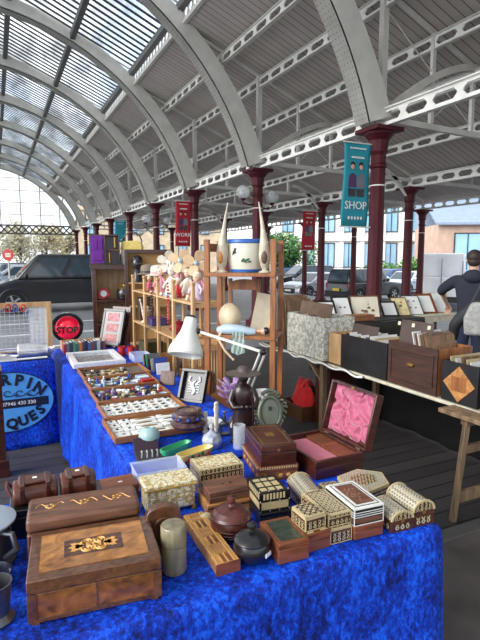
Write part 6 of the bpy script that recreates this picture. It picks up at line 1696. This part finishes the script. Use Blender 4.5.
# ------------------------------------------------------------------ cars
m_tyre = plain('black rubber', hexc(24,24,25), .8)
m_rim = plain('alloy rim', hexc(170,172,176), .35, .6, .08)
m_cgl = plain('car glass', hexc(52,68,80), .06, 0, .1, 2, 0, .3)
m_lampc = plain('head lamp', hexc(226,230,236), .1, .2, .05)
m_plate = plain('yellow number plate', hexc(220,186,60), .5, 0, .03)
m_platew = plain('white number plate', hexc(225,225,220), .5, 0, .03)
m_tail = plain('red tail lamp', hexc(170,24,28), .2)
m_trimc = plain('black plastic trim', hexc(30,31,33), .55)
def paint(n, r, g, b_, rough=.25, metal=.2): return plain(n, hexc(r,g,b_), rough, metal, .05, 2, 0, .7)
def car(label, loc, rz, L, W, H, kind, mt, low=.28, name='car', cat='car', rails=False, plate=True):
    # local +x is forward
    t = thing(name, label, cat, loc, rz)
    hx = L/2; belt = {'hatch':.64, 'suv':.60, 'van':.58, 'saloon':.64}[kind]*H
    P = {'hatch': [(-hx,low),(-hx,belt*.75),(-hx+.05,belt),(-hx+.25,belt+.02),(hx-1.15,belt),(hx-.30,belt*.86),(hx-.03,belt*.62),(hx,low+.05),(hx-.05,low)],
         'saloon': [(-hx,low),(-hx,belt*.8),(-hx+.08,belt),(hx-1.2,belt),(hx-.3,belt*.86),(hx-.03,belt*.62),(hx,low+.05),(hx-.05,low)],
         'suv': [(-hx,low),(-hx,belt*.9),(-hx+.03,belt),(hx-1.2,belt),(hx-.15,belt*.9),(hx-.02,belt*.6),(hx,low)],
         'van': [(-hx,low),(-hx,belt),(hx-.95,belt),(hx-.25,belt*.80),(hx-.03,belt*.58),(hx,low)]}[kind]
    My = Matrix(((1,0,0,0),(0,0,1,0),(0,1,0,0),(0,0,0,1)))
    b = MB(); b.prism(P, -W/2, W/2, 0, My); b.build('body', mt, t, bevel=.09, seg=3, ang=60)
    # cabin: bottom ring at belt, top ring at roof
    fb, ft, rb, rt_ = {'hatch': (hx-1.12, hx-1.95, -hx+.12, -hx+.55), 'saloon': (hx-1.2, hx-2.0, -hx+.5, -hx+1.1), 'suv': (hx-1.2, hx-1.75, -hx+.04, -hx+.22), 'van': (hx-.95, hx-1.65, -hx+.02, -hx+.10)}[kind]
    ins = .16 if kind != 'van' else .10
    z0, z1 = belt-.02, H
    A_ = [(rb,-W/2+.03,z0),(fb,-W/2+.03,z0),(fb,W/2-.03,z0),(rb,W/2-.03,z0)]; B_ = [(rt_,-W/2+ins,z1),(ft,-W/2+ins,z1),(ft,W/2-ins,z1),(rt_,W/2-ins,z1)]
    b = MB(); b.add(A_+B_, [(3,2,1,0),(4,5,6,7),(0,1,5,4),(1,2,6,5),(2,3,7,6),(3,0,4,7)]); b.build('cabin', mt, t, bevel=.07, seg=3, ang=60)
    def lerp(a, c, f): return tuple(x+(y-x)*f for x, y in zip(a, c))
    def quad(a0, a1, b0, b1, u0, u1, v0, v1, off):
        pt = lambda u, v_: Vector(lerp(lerp(a0,a1,u), lerp(b0,b1,u), v_)) + Vector(off)
        return [pt(u0,v0), pt(u1,v0), pt(u1,v1), pt(u0,v1)]
    def pane(nm, q, off, mt_=m_cgl):
        b = MB(); o = Vector(off)*.6; b.add([p for p in q]+[p-o for p in q], [(0,1,2,3),(7,6,5,4),(0,4,5,1),(1,5,6,2),(2,6,7,3),(3,7,4,0)]); return b.build(nm, mt_, t)
    pane('windscreen', quad(A_[1],A_[2],B_[1],B_[2],.06,.94,.10,.90,(.015,0,.01)), (.015,0,.01))
    if kind != 'van' or True: pane('rear_window', quad(A_[0],A_[3],B_[0],B_[3],.10,.90,.16,.84,(-.015,0,.006)), (-.015,0,.006))
    splits = {'hatch': [(.10,.50),(.53,.90)], 'saloon': [(.14,.50),(.53,.86)], 'suv': [(.05,.32),(.36,.62),(.65,.92)], 'van': [(.03,.32),(.36,.64),(.68,.93)], 'panel': [(.74,.93)]}[kind if name != 'panel_van' else 'panel']
    for sd, i0, i1 in ((-1,0,1),(1,3,2)):
        for (u0,u1) in splits: pane('side_window', quad(A_[i0],A_[i1],B_[i0],B_[i1],u0,u1,.14,.86,(0,.012*sd,.004)), (0,.012*sd,.004))
    wr = .33 if kind in ('hatch','saloon') else .36
    for xw in (-hx+.82, hx-.86):
        for sd in (-1,1):
            y = sd*(W/2-.10)
            Mw = T(xw,y,wr,0,R(90))
            b = MB(); b.lathe([(wr*.6,-.11),(wr*.95,-.11),(wr,-.07),(wr,.07),(wr*.95,.11),(wr*.6,.11)], 22, 0, (0,0,0), Mw); w_ = b.build('wheel', m_tyre, t)
            b = MB(); 
            for k in range(5): b.box(.03,wr*.62,-.03,.03,.095,.112,0, Mw @ Matrix.Rotation(2*PI*k/5,4,'Z') ); b.box(.03,wr*.62,-.03,.03,-.112,-.095,0, Mw @ Matrix.Rotation(2*PI*k/5,4,'Z'))
            b.lathe([(wr*.56,-.10),(wr*.64,-.113),(wr*.64,.113),(wr*.56,.10)], 22, 0, (0,0,0), Mw); b.build('rim', m_rim, w_)
            b = MB(); b.tube([(xw+(wr+.05)*math.cos(a), sd*(W/2-.015), wr+(wr+.05)*math.sin(a)) for a in [PI*k/10 for k in range(11)]], .045, 6); b.build('wheel_arch', m_trimc, t)
    for sd in (-1,1):
        b = MB(); b.box(hx-.28,hx-.03,sd*W*.36-.16,sd*W*.36+.16,belt*.66,belt*.80); b.build('head_lamp', m_lampc, t, bevel=.04)
        b = MB(); b.box(-hx-.012,-hx+.10,sd*(W/2-.10)-.05,sd*(W/2-.10)+.05,belt*.72,belt*(.95 if kind != 'van' else 1.1)); b.build('tail_lamp', m_tail, t, bevel=.01)
        b = MB(); b.ell((fb-.30, sd*(W/2+.10), belt+.10), (.07,.11,.085), 10); b.build('wing_mirror', m_trimc if kind == 'van' else mt, t)
        b = MB(); b.box(-hx+1.25,hx-1.3,sd*W/2-.012,sd*W/2+.012,low+.02,low+.10); b.build('side_sill', m_trimc, t)
        for u in ((.0 if kind != 'van' else .35), .95):
            b = MB(); b.box(-hx+1.9+u-.09,-hx+1.9+u+.09,sd*W/2-.015,sd*W/2+.022,belt*.84,belt*.87); b.build('door_handle', m_trimc if kind != 'van' else mt, t)
    b = MB(); b.box(hx-.12,hx+.03,-W*.30,W*.30,low+.02,belt*.60); b.build('grille', m_trimc, t, bevel=.02)
    b = MB(); b.box(-hx-.06,-hx+.10,-W/2+.03,W/2-.03,low,low+.26); b.build('rear_bumper', m_trimc if kind in ('suv','van') else mt, t, bevel=.03)
    if plate:
        b = MB(); b.box(-hx-.075,-hx-.06,-.26,.26,low+.30 if kind != 'suv' else low+.32,low+.42 if kind != 'suv' else low+.44); b.build('number_plate', m_plate, t)
        b = MB(); b.box(hx+.03,hx+.04,-.26,.26,low+.10,low+.21); b.build('number_plate', m_platew, t)
    if rails:
        for sd in (-1,1):
            b = MB(); b.tube([(rt_+.1,sd*(W/2-ins-.05),H+.02),(rt_+.2,sd*(W/2-ins-.05),H+.07),(ft-.3,sd*(W/2-ins-.05),H+.07),(ft-.15,sd*(W/2-ins-.05),H+.02)], .02, 6); b.build('roof_rail', m_trimc, t)
    return t
rv = Vector((math.cos(YAW), -math.sin(YAW))); fv = Vector((math.sin(YAW), math.cos(YAW)))
def head(a, c): d = rv*a + fv*c; return math.atan2(d.y, d.x)
def gpos(px, depth, z): p = at(px, 300, depth); return (p.x, p.y, z)
car('dark slate people carrier van parked beyond the far blue table', (2.05, 17.95, .004), PI, 4.9, 1.9, 1.86, 'van', paint('dark slate paint', 22,24,30, .3, 0), name='passenger_van', cat='van')
car('dark blue car half hidden at the left edge beyond the van', gpos(6, 26, -.01), head(-1,.1), 4.2, 1.75, 1.5, 'hatch', paint('dark blue paint', 40,52,74))
car('silver car in front of the dark blue one at the far left', gpos(18, 23.5, -.01), head(-.9,-.4), 4.2, 1.75, 1.42, 'hatch', paint('silver blue paint', 176,186,198))
car('silver hatchback showing its front, left of the dark estate', gpos(313, 31.0, -.6), head(-.78,-.62), 4.3, 1.8, 1.45, 'hatch', paint('silver paint', 196,200,206, .25, .3))
car('black car parked behind the silver hatchback', gpos(304, 36, -.6), head(-.92,-.35), 4.7, 1.85, 1.80, 'hatch', paint('black paint', 26,30,38))
car('small blue car just showing at the left behind the black car', gpos(283, 43, -.6), head(-.9,-.35), 4.2, 1.75, 1.5, 'hatch', paint('mid blue paint', 60,92,140))
car('dark green estate car with rear window and yellow plate facing the stalls', gpos(365, 28.0, -.6), head(.84,.55), 4.4, 1.8, 1.75, 'suv', paint('dark green grey paint', 44,52,56), rails=True)
car('blue car parked right of the thick column', gpos(386, 38, -.6), head(-.8,-.5), 4.2, 1.75, 1.5, 'hatch', paint('bright blue paint', 44,84,150))
car('silver car showing its front beside the white van', gpos(406, 33, -.6), head(-.72,-.70), 4.2, 1.78, 1.46, 'hatch', paint('pale silver paint', 206,212,220, .25, .2))
t = car('white panel van with yellow plate, its rear doors facing the stalls', gpos(443, 24.5, -.5), head(.46,1), 5.2, 2.0, 2.45, 'van', paint('white paint', 232,234,236, .3, 0), name='panel_van', cat='van')
for o in list(t.children):
    if o.name.split('.')[0] in ('rear_window',) or (o.name.split('.')[0] == 'side_window'): 
        if o.name.split('.')[0] == 'rear_window': bpy.data.objects.remove(o)
b = MB(); b.box(-2.62,-2.60,-.01,.01,.4,2.2); b.box(-2.62,-2.60,-.85,-.83,.5,2.1); b.box(-2.62,-2.60,.83,.85,.5,2.1); b.build('door_seam', m_trimc, t)
b = MB(); b.box(-2.63,-2.60,-.55,-.25,1.2,1.26); b.build('rear_handle', m_trimc, t)
car('blue car just beyond the white van on its right', gpos(468, 33, -.6), head(-.3,1), 4.2, 1.75, 1.55, 'hatch', paint('clear blue paint', 90,140,200))

# road lines near the dark van
for k, (y, x0, x1) in enumerate(((12.2,-3,7),(10.4,-3,5),(14.3,-4,5))):
    b = MB(); b.box(x0,x1,y,y+.12,.004,.010); struct(b.build('road_line', m_wline))
# round red road sign
c = at(8, 255, 22)
t = thing('road_sign', 'round red road sign on a grey post at the far left', 'sign', (c.x, c.y, 0), -YAW)
b = MB(); b.tube([(0,.03,0),(0,.03,c.z+.3)], .035, 8); b.build('post', m_iron, t)
b = MB(); b.prism([(.25*math.cos(2*PI*k/28), c.z+.25*math.sin(2*PI*k/28)) for k in range(28)], -.01, .01, 0, T(0,0,0,0,R(90))); b.build('red_disc', colm('sign red', 190,60,48), t)
b = MB()
for k in range(3): b.box(-.12,.12,-.014,-.010,c.z-.08+.06*k,c.z-.045+.06*k)
b.build('white_band', m_tag, t)

# ------------------------------------------------------------------ banners on the columns
m_teal = plain('turquoise banner cloth', hexc(34,142,158), .7, 0, .05, 6)
m_redb = plain('red banner cloth', hexc(172,26,44), .7, 0, .06, 6)
def banner(label, cx, cy, x0, x1, z0, z1, mt, word, small=True, fig=True):
    t = thing('banner', label, 'banner', (0, cy, 0))
    n = 10; sk = .05
    b = MB(); P = [[(x0+(x1-x0)*i/n - sk*(1-j/n), .015*math.sin(j*.7+i*.3), z0+(z1-z0)*j/n) for i in range(n+1)] for j in range(n+1)]
    b.sheet(P); o = b.build('cloth', mt, t); md = o.modifiers.new('thickness','SOLIDIFY'); md.thickness = .006
    w = x1-x0; xm = (x0+x1)/2; h = z1-z0
    def lab(s, size, z, bold=0):
        b = MB(); b.text(s, size, .002, 0, T(xm-sk*(1-(z-z0)/h), -.028, z, 0, R(90)))
        return b
    if word: lab(word, w*.34, z0+h*.25).build('lettering', m_tag, t)
    b = MB()
    for zz, ww, hh in ((.93,.62,.018),(.82,.5,.022)):
        for k in range(9): b.box(xm-sk*(1-zz)-w*ww/2+w*ww*k/9, xm-sk*(1-zz)-w*ww/2+w*ww*(k+.7)/9, -.026, -.022, z0+h*zz, z0+h*(zz+hh))
    tag(b.build('small_lettering', m_tag, t, smooth=False), 'row of small white lettering', None, None, 'stuff')
    if fig:
        b = MB()
        for k, xx in enumerate((-.17,.15)):
            cx_ = xm+xx*w-.02; q = w
            b.ell((cx_,-.022,z0+h*.72),(q*.07,.006,q*.09),10,1); b.ell((cx_,-.020,z0+h*.745),(q*.085,.006,q*.09),10,2)
            b.prism([(-.16*q,0),(.16*q,0),(.13*q,.34*q),(.05*q,.42*q),(-.05*q,.42*q),(-.13*q,.34*q)], .018, .022, 3+k, T(cx_,0,z0+h*.47,0,R(90)))
            b.prism([(-.14*q,0),(.12*q,0),(.14*q,.24*q),(-.16*q,.24*q)], .018, .022, 2, T(cx_,0,z0+h*.36,0,R(90)))
        tag(b.build('printed_figures', [mt, m_skin2, m_jet, colm('printed purple',74,40,84), colm('printed grey',110,112,120)], t), 'printed picture of two people')
    b = MB()
    for k in range(5): b.ell((xm-.04-w*.25+w*.12*k,-.024,z0+h*.10),(w*.04,.003,w*.05),8)
    b.build('small_emblem', m_tag, t)
    for zz in (z0-.01, z1+.01):
        b = MB(); b.tube([(x0-.03-(sk if zz < z1 else 0),0,zz),(cx-.12,0,zz)], .012, 6); b.build('banner_arm', m_white, t)
    return t
a0 = onY(345,142,6.9); a1 = onY(371,145,6.9); a2 = onY(345,226,6.9)
banner('turquoise SHOP banner hanging on the thick maroon column', 6.0, 6.9, a0.x, a1.x, a2.z, a0.z, m_teal, 'SHOP')
q0 = onY(176,201,15.7); q1 = onY(191,201,15.7); q2 = onY(176,246,15.7)
banner('red WORK banner on the column above the pine shelving', 6.0, 15.7, q0.x, q1.x, q2.z, q0.z, m_redb, 'WORK')
q0 = onY(303,211,15.7); q1 = onY(316,211,15.7); q2 = onY(303,250,15.7)
banner('small red banner on the column before the parked silver hatchback', 11.05, 15.7, q0.x, q1.x, q2.z, q0.z, m_redb, '')
q0 = onY(115,220,24.5); q1 = onY(126,220,24.5); q2 = onY(115,242,24.5)
banner('distant teal banner above the dark bookcase', 6.0, 24.5, q0.x, q1.x, q2.z, q0.z, m_teal, '', True, False)
# globe lamps on bracket arms
m_globe = glass('opal lamp globe', (.9,.92,.92), .72, .1)
def globe(label, px, py, y, colx, r=.17):
    c = onY(px, py, y)
    t = thing('globe_lamp', label, 'lamp', (c.x, y, c.z), 0, 'glass globe lamps on the columns')
    b = MB(); b.ell((0,0,0), r, 20); b.build('globe', m_globe, t, ang=180)
    b = MB(); b.lathe([(.05,-r-.03),(.07,-r),(.06,-r+.03)], 12); b.build('collar', m_maroon, t)
    d = colx - c.x
    b = MB(); b.tube([(0,0,-r-.02),(0,0,-r-.10),(d*.5,0,-r-.13),(d*.8,0,-r-.10)], .02, 6); b.build('bracket_arm', m_maroon, t)
globe('left glass globe lamp on the column behind the oak shelf unit', 243, 192, 11.3, 6.0)
globe('right glass globe lamp on the column behind the oak shelf unit', 272, 197, 11.3, 6.0)
globe('left glass globe lamp on the column just left of the red WORK banner', 146, 219, 20.1, 6.0)
globe('right glass globe lamp on the column just left of the red WORK banner', 167, 221, 20.1, 6.0)

# ------------------------------------------------------------------ buildings and planting
m_facade = plain('pale stone facade', hexc(238,234,228), .7, 0, .06, 1)
m_pinkst = plain('pinkish stone', hexc(190,160,142), .8, 0, .12, 1.5)
m_sto = plain('tan stone', hexc(196,178,150), .85, 0, .15, 1.5)
m_bgl = plain('blue window glass', hexc(150,190,216), .08, 0, .12, .6, 0, .6)
m_slate = plain('blue grey metal roof', hexc(140,156,176), .45, .2, .08, 2)
def facade(t, x0, nx, dx, z0, nz, dz, w, h, y=0):
    for i in range(nx):
        for j in range(nz):
            x = x0+i*dx; z = z0+j*dz
            b = MB()
            for q in ((x-w/2,x+w/2,z,z+.08),(x-w/2,x+w/2,z+h-.08,z+h),(x-w/2,x-w/2+.08,z,z+h),(x+w/2-.08,x+w/2,z,z+h),(x-.03,x+.03,z,z+h)): b.box(q[0],q[1],y-.12,y,q[2],q[3])
            f = b.build('window', m_trimc, t)
            b = MB(); b.box(x-w/2+.05,x+w/2-.05,y-.05,y-.01,z+.05,z+h-.05); b.build('pane', m_bgl, f)
p = at(356, 280, 58)
t = thing('office_building', 'pale stone building with tall blue windows across the car park', 'building', (p.x, p.y, -.6), -YAW+R(-4))
b = MB(); b.box(-9,10.5,0,12,0,10.5); b.build('wall', m_facade, t)
b = MB(); b.box(-9.05,10.55,-.25,0,.0,1.1); b.build('plinth', m_pinkst, t)
b = MB(); b.box(-9.1,10.6,-.35,0,4.25,4.6); b.box(-9.1,10.6,-.45,0,8.4,8.8); b.build('string_course', m_facade, t)
facade(t, -8, 8, 2.35, 1.25, 2, 4.0, 1.5, 2.8)
b = MB()
for i in range(8): b.box(-9.17+.35+2.35*i-.22,-9.17+.35+2.35*i+.22,-.22,0,1.1,8.4)
build_each(b, 'pilaster', m_facade, t)
p = at(470, 280, 46)
t = thing('low_building', 'lower pinkish building with blue grey sloping roof behind the white van', 'building', (p.x, p.y, -.6), -YAW+R(-6))
b = MB(); b.box(-3.0,9,0,9,0,5.4); b.build('wall', m_pinkst, t)
b = MB(); b.add([(-3.4,-.6,5.3),(9.4,-.6,5.3),(9.4,4.5,7.9),(-3.4,4.5,7.9),(-3.4,-.6,5.5),(9.4,-.6,5.5),(9.4,4.5,8.1),(-3.4,4.5,8.1)], [(3,2,1,0),(4,5,6,7),(0,1,5,4),(1,2,6,5),(2,3,7,6),(3,0,4,7)]); b.build('roof', m_slate, t)
b = MB(); b.box(-3.0,9,4.6,9,5.4,9.5); b.build('upper_wall', m_slate, t)
facade(t, -.4, 3, 3.4, 1.0, 1, 4, 2.4, 3.6)
p = at(205, 280, 66)
t = thing('stone_terrace', 'long tan stone building far behind the shelves', 'building', (p.x, p.y, -.1), -YAW+R(8))
b = MB(); b.box(-16,3,0,8,0,8.2); b.build('wall', m_sto, t)
b = MB(); b.box(-16.2,3.2,-.3,0,7.8,8.3); b.build('cornice', m_sto, t)
facade(t, -14.5, 6, 2.9, 1.6, 2, 3.2, 1.1, 1.9)
# planting
def leafy(name, label, cat, loc, w, h, n, mt, leaf, trunk=0, seed=0, dense=True, group=None):
    t = thing(name, label, cat, loc, 0, group); r_ = random.Random(seed); b = MB()
    blobs = [(r_.uniform(-w*.3,w*.3), r_.uniform(-w*.3,w*.3), trunk+(h-trunk)*r_.uniform(.35,.75), r_.uniform(.25,.42)) for _ in range(9)]
    for k in range(n):
        bx, by, bz, br = r_.choice(blobs); d = Vector((r_.gauss(0,1), r_.gauss(0,1), r_.gauss(0,1))).normalized()
        rad = r_.uniform(.55,1.0)
        c = Vector((bx+d.x*br*w*.75*rad, by+d.y*br*w*.75*rad, max(trunk*.6, bz+d.z*br*(h-trunk)*rad)))
        a = Vector((r_.gauss(0,1), r_.gauss(0,1), r_.gauss(0,1))).normalized(); q = a.orthogonal().normalized(); s_ = leaf*r_.uniform(.6,1.3)
        b.add([c-a*s_, c+q*s_*.5, c+a*s_, c-q*s_*.5], [(0,1,2,3)], r_.randint(0, len(mt)-1))
    tag(b.build('leaves', mt, t, smooth=False), None)
    if trunk:
        b = MB(); b.tube([(0,0,0),(0,0,trunk),(0,.1,h*.7)], [w*.05,w*.04,w*.01], 8)
        for k in range(9):
            a = k*.7; z = trunk*.7 + (h-trunk)*.06*k; b.tube([(0,0,z),(w*.2*math.cos(a),w*.2*math.sin(a),z+h*.16),(w*.36*math.cos(a),w*.36*math.sin(a),z+h*.30)], [w*.02,w*.012,w*.004], 6)
        b.build('trunk', plain('bark', hexc(96,86,76), .9, 0, .2, 6), t, ang=60)
    return t
gl = [plain('leaf green', hexc(70,120,56), .7, 0, .15), plain('light leaf green', hexc(110,150,76), .7, 0, .15), plain('deep leaf green', hexc(46,84,44), .7, 0, .15)]
ol = [plain('pale olive leaf', hexc(186,184,158), .8, 0, .15), plain('grey twig', hexc(176,168,156), .8, 0, .15), plain('dull yellow leaf', hexc(200,194,156), .8, 0, .15)]
p = at(288, 280, 46); leafy('bush', 'bright green bushy tree beyond the oak unit and the black car', 'bush', (p.x, p.y, -.6), 5.2, 4.6, 3200, gl, .22, .6, 1)
p = at(382, 280, 46); leafy('hedge', 'green hedge below the office building right of the thick column', 'hedge', (p.x, p.y, -.6), 4.2, 2.0, 1600, gl, .18, 0, 2, group='hedges across the car park')
p = at(412, 280, 41); leafy('hedge', 'green hedge beside the white van', 'hedge', (p.x, p.y, -.6), 3.4, 2.2, 1400, gl, .18, 0, 3, group='hedges across the car park')
for k, (px, d, hh, lb) in enumerate(((-8, 58, 5.6, 'pale olive tree behind the round red sign'), (22, 63, 6.2, 'thin pale tree above the roof of the dark van'), (48, 68, 6.4, 'pale tree under the far gable, right of the van windscreen'), (68, 74, 6.6, 'pale olive tree beside the last arch post'))):
    p = at(px, 280, d); leafy('tree', lb, 'tree', (p.x, p.y, -.3), 5.0, hh, 1500, ol, .24, 1.2, 20+k, group='pale trees beyond the far gable')
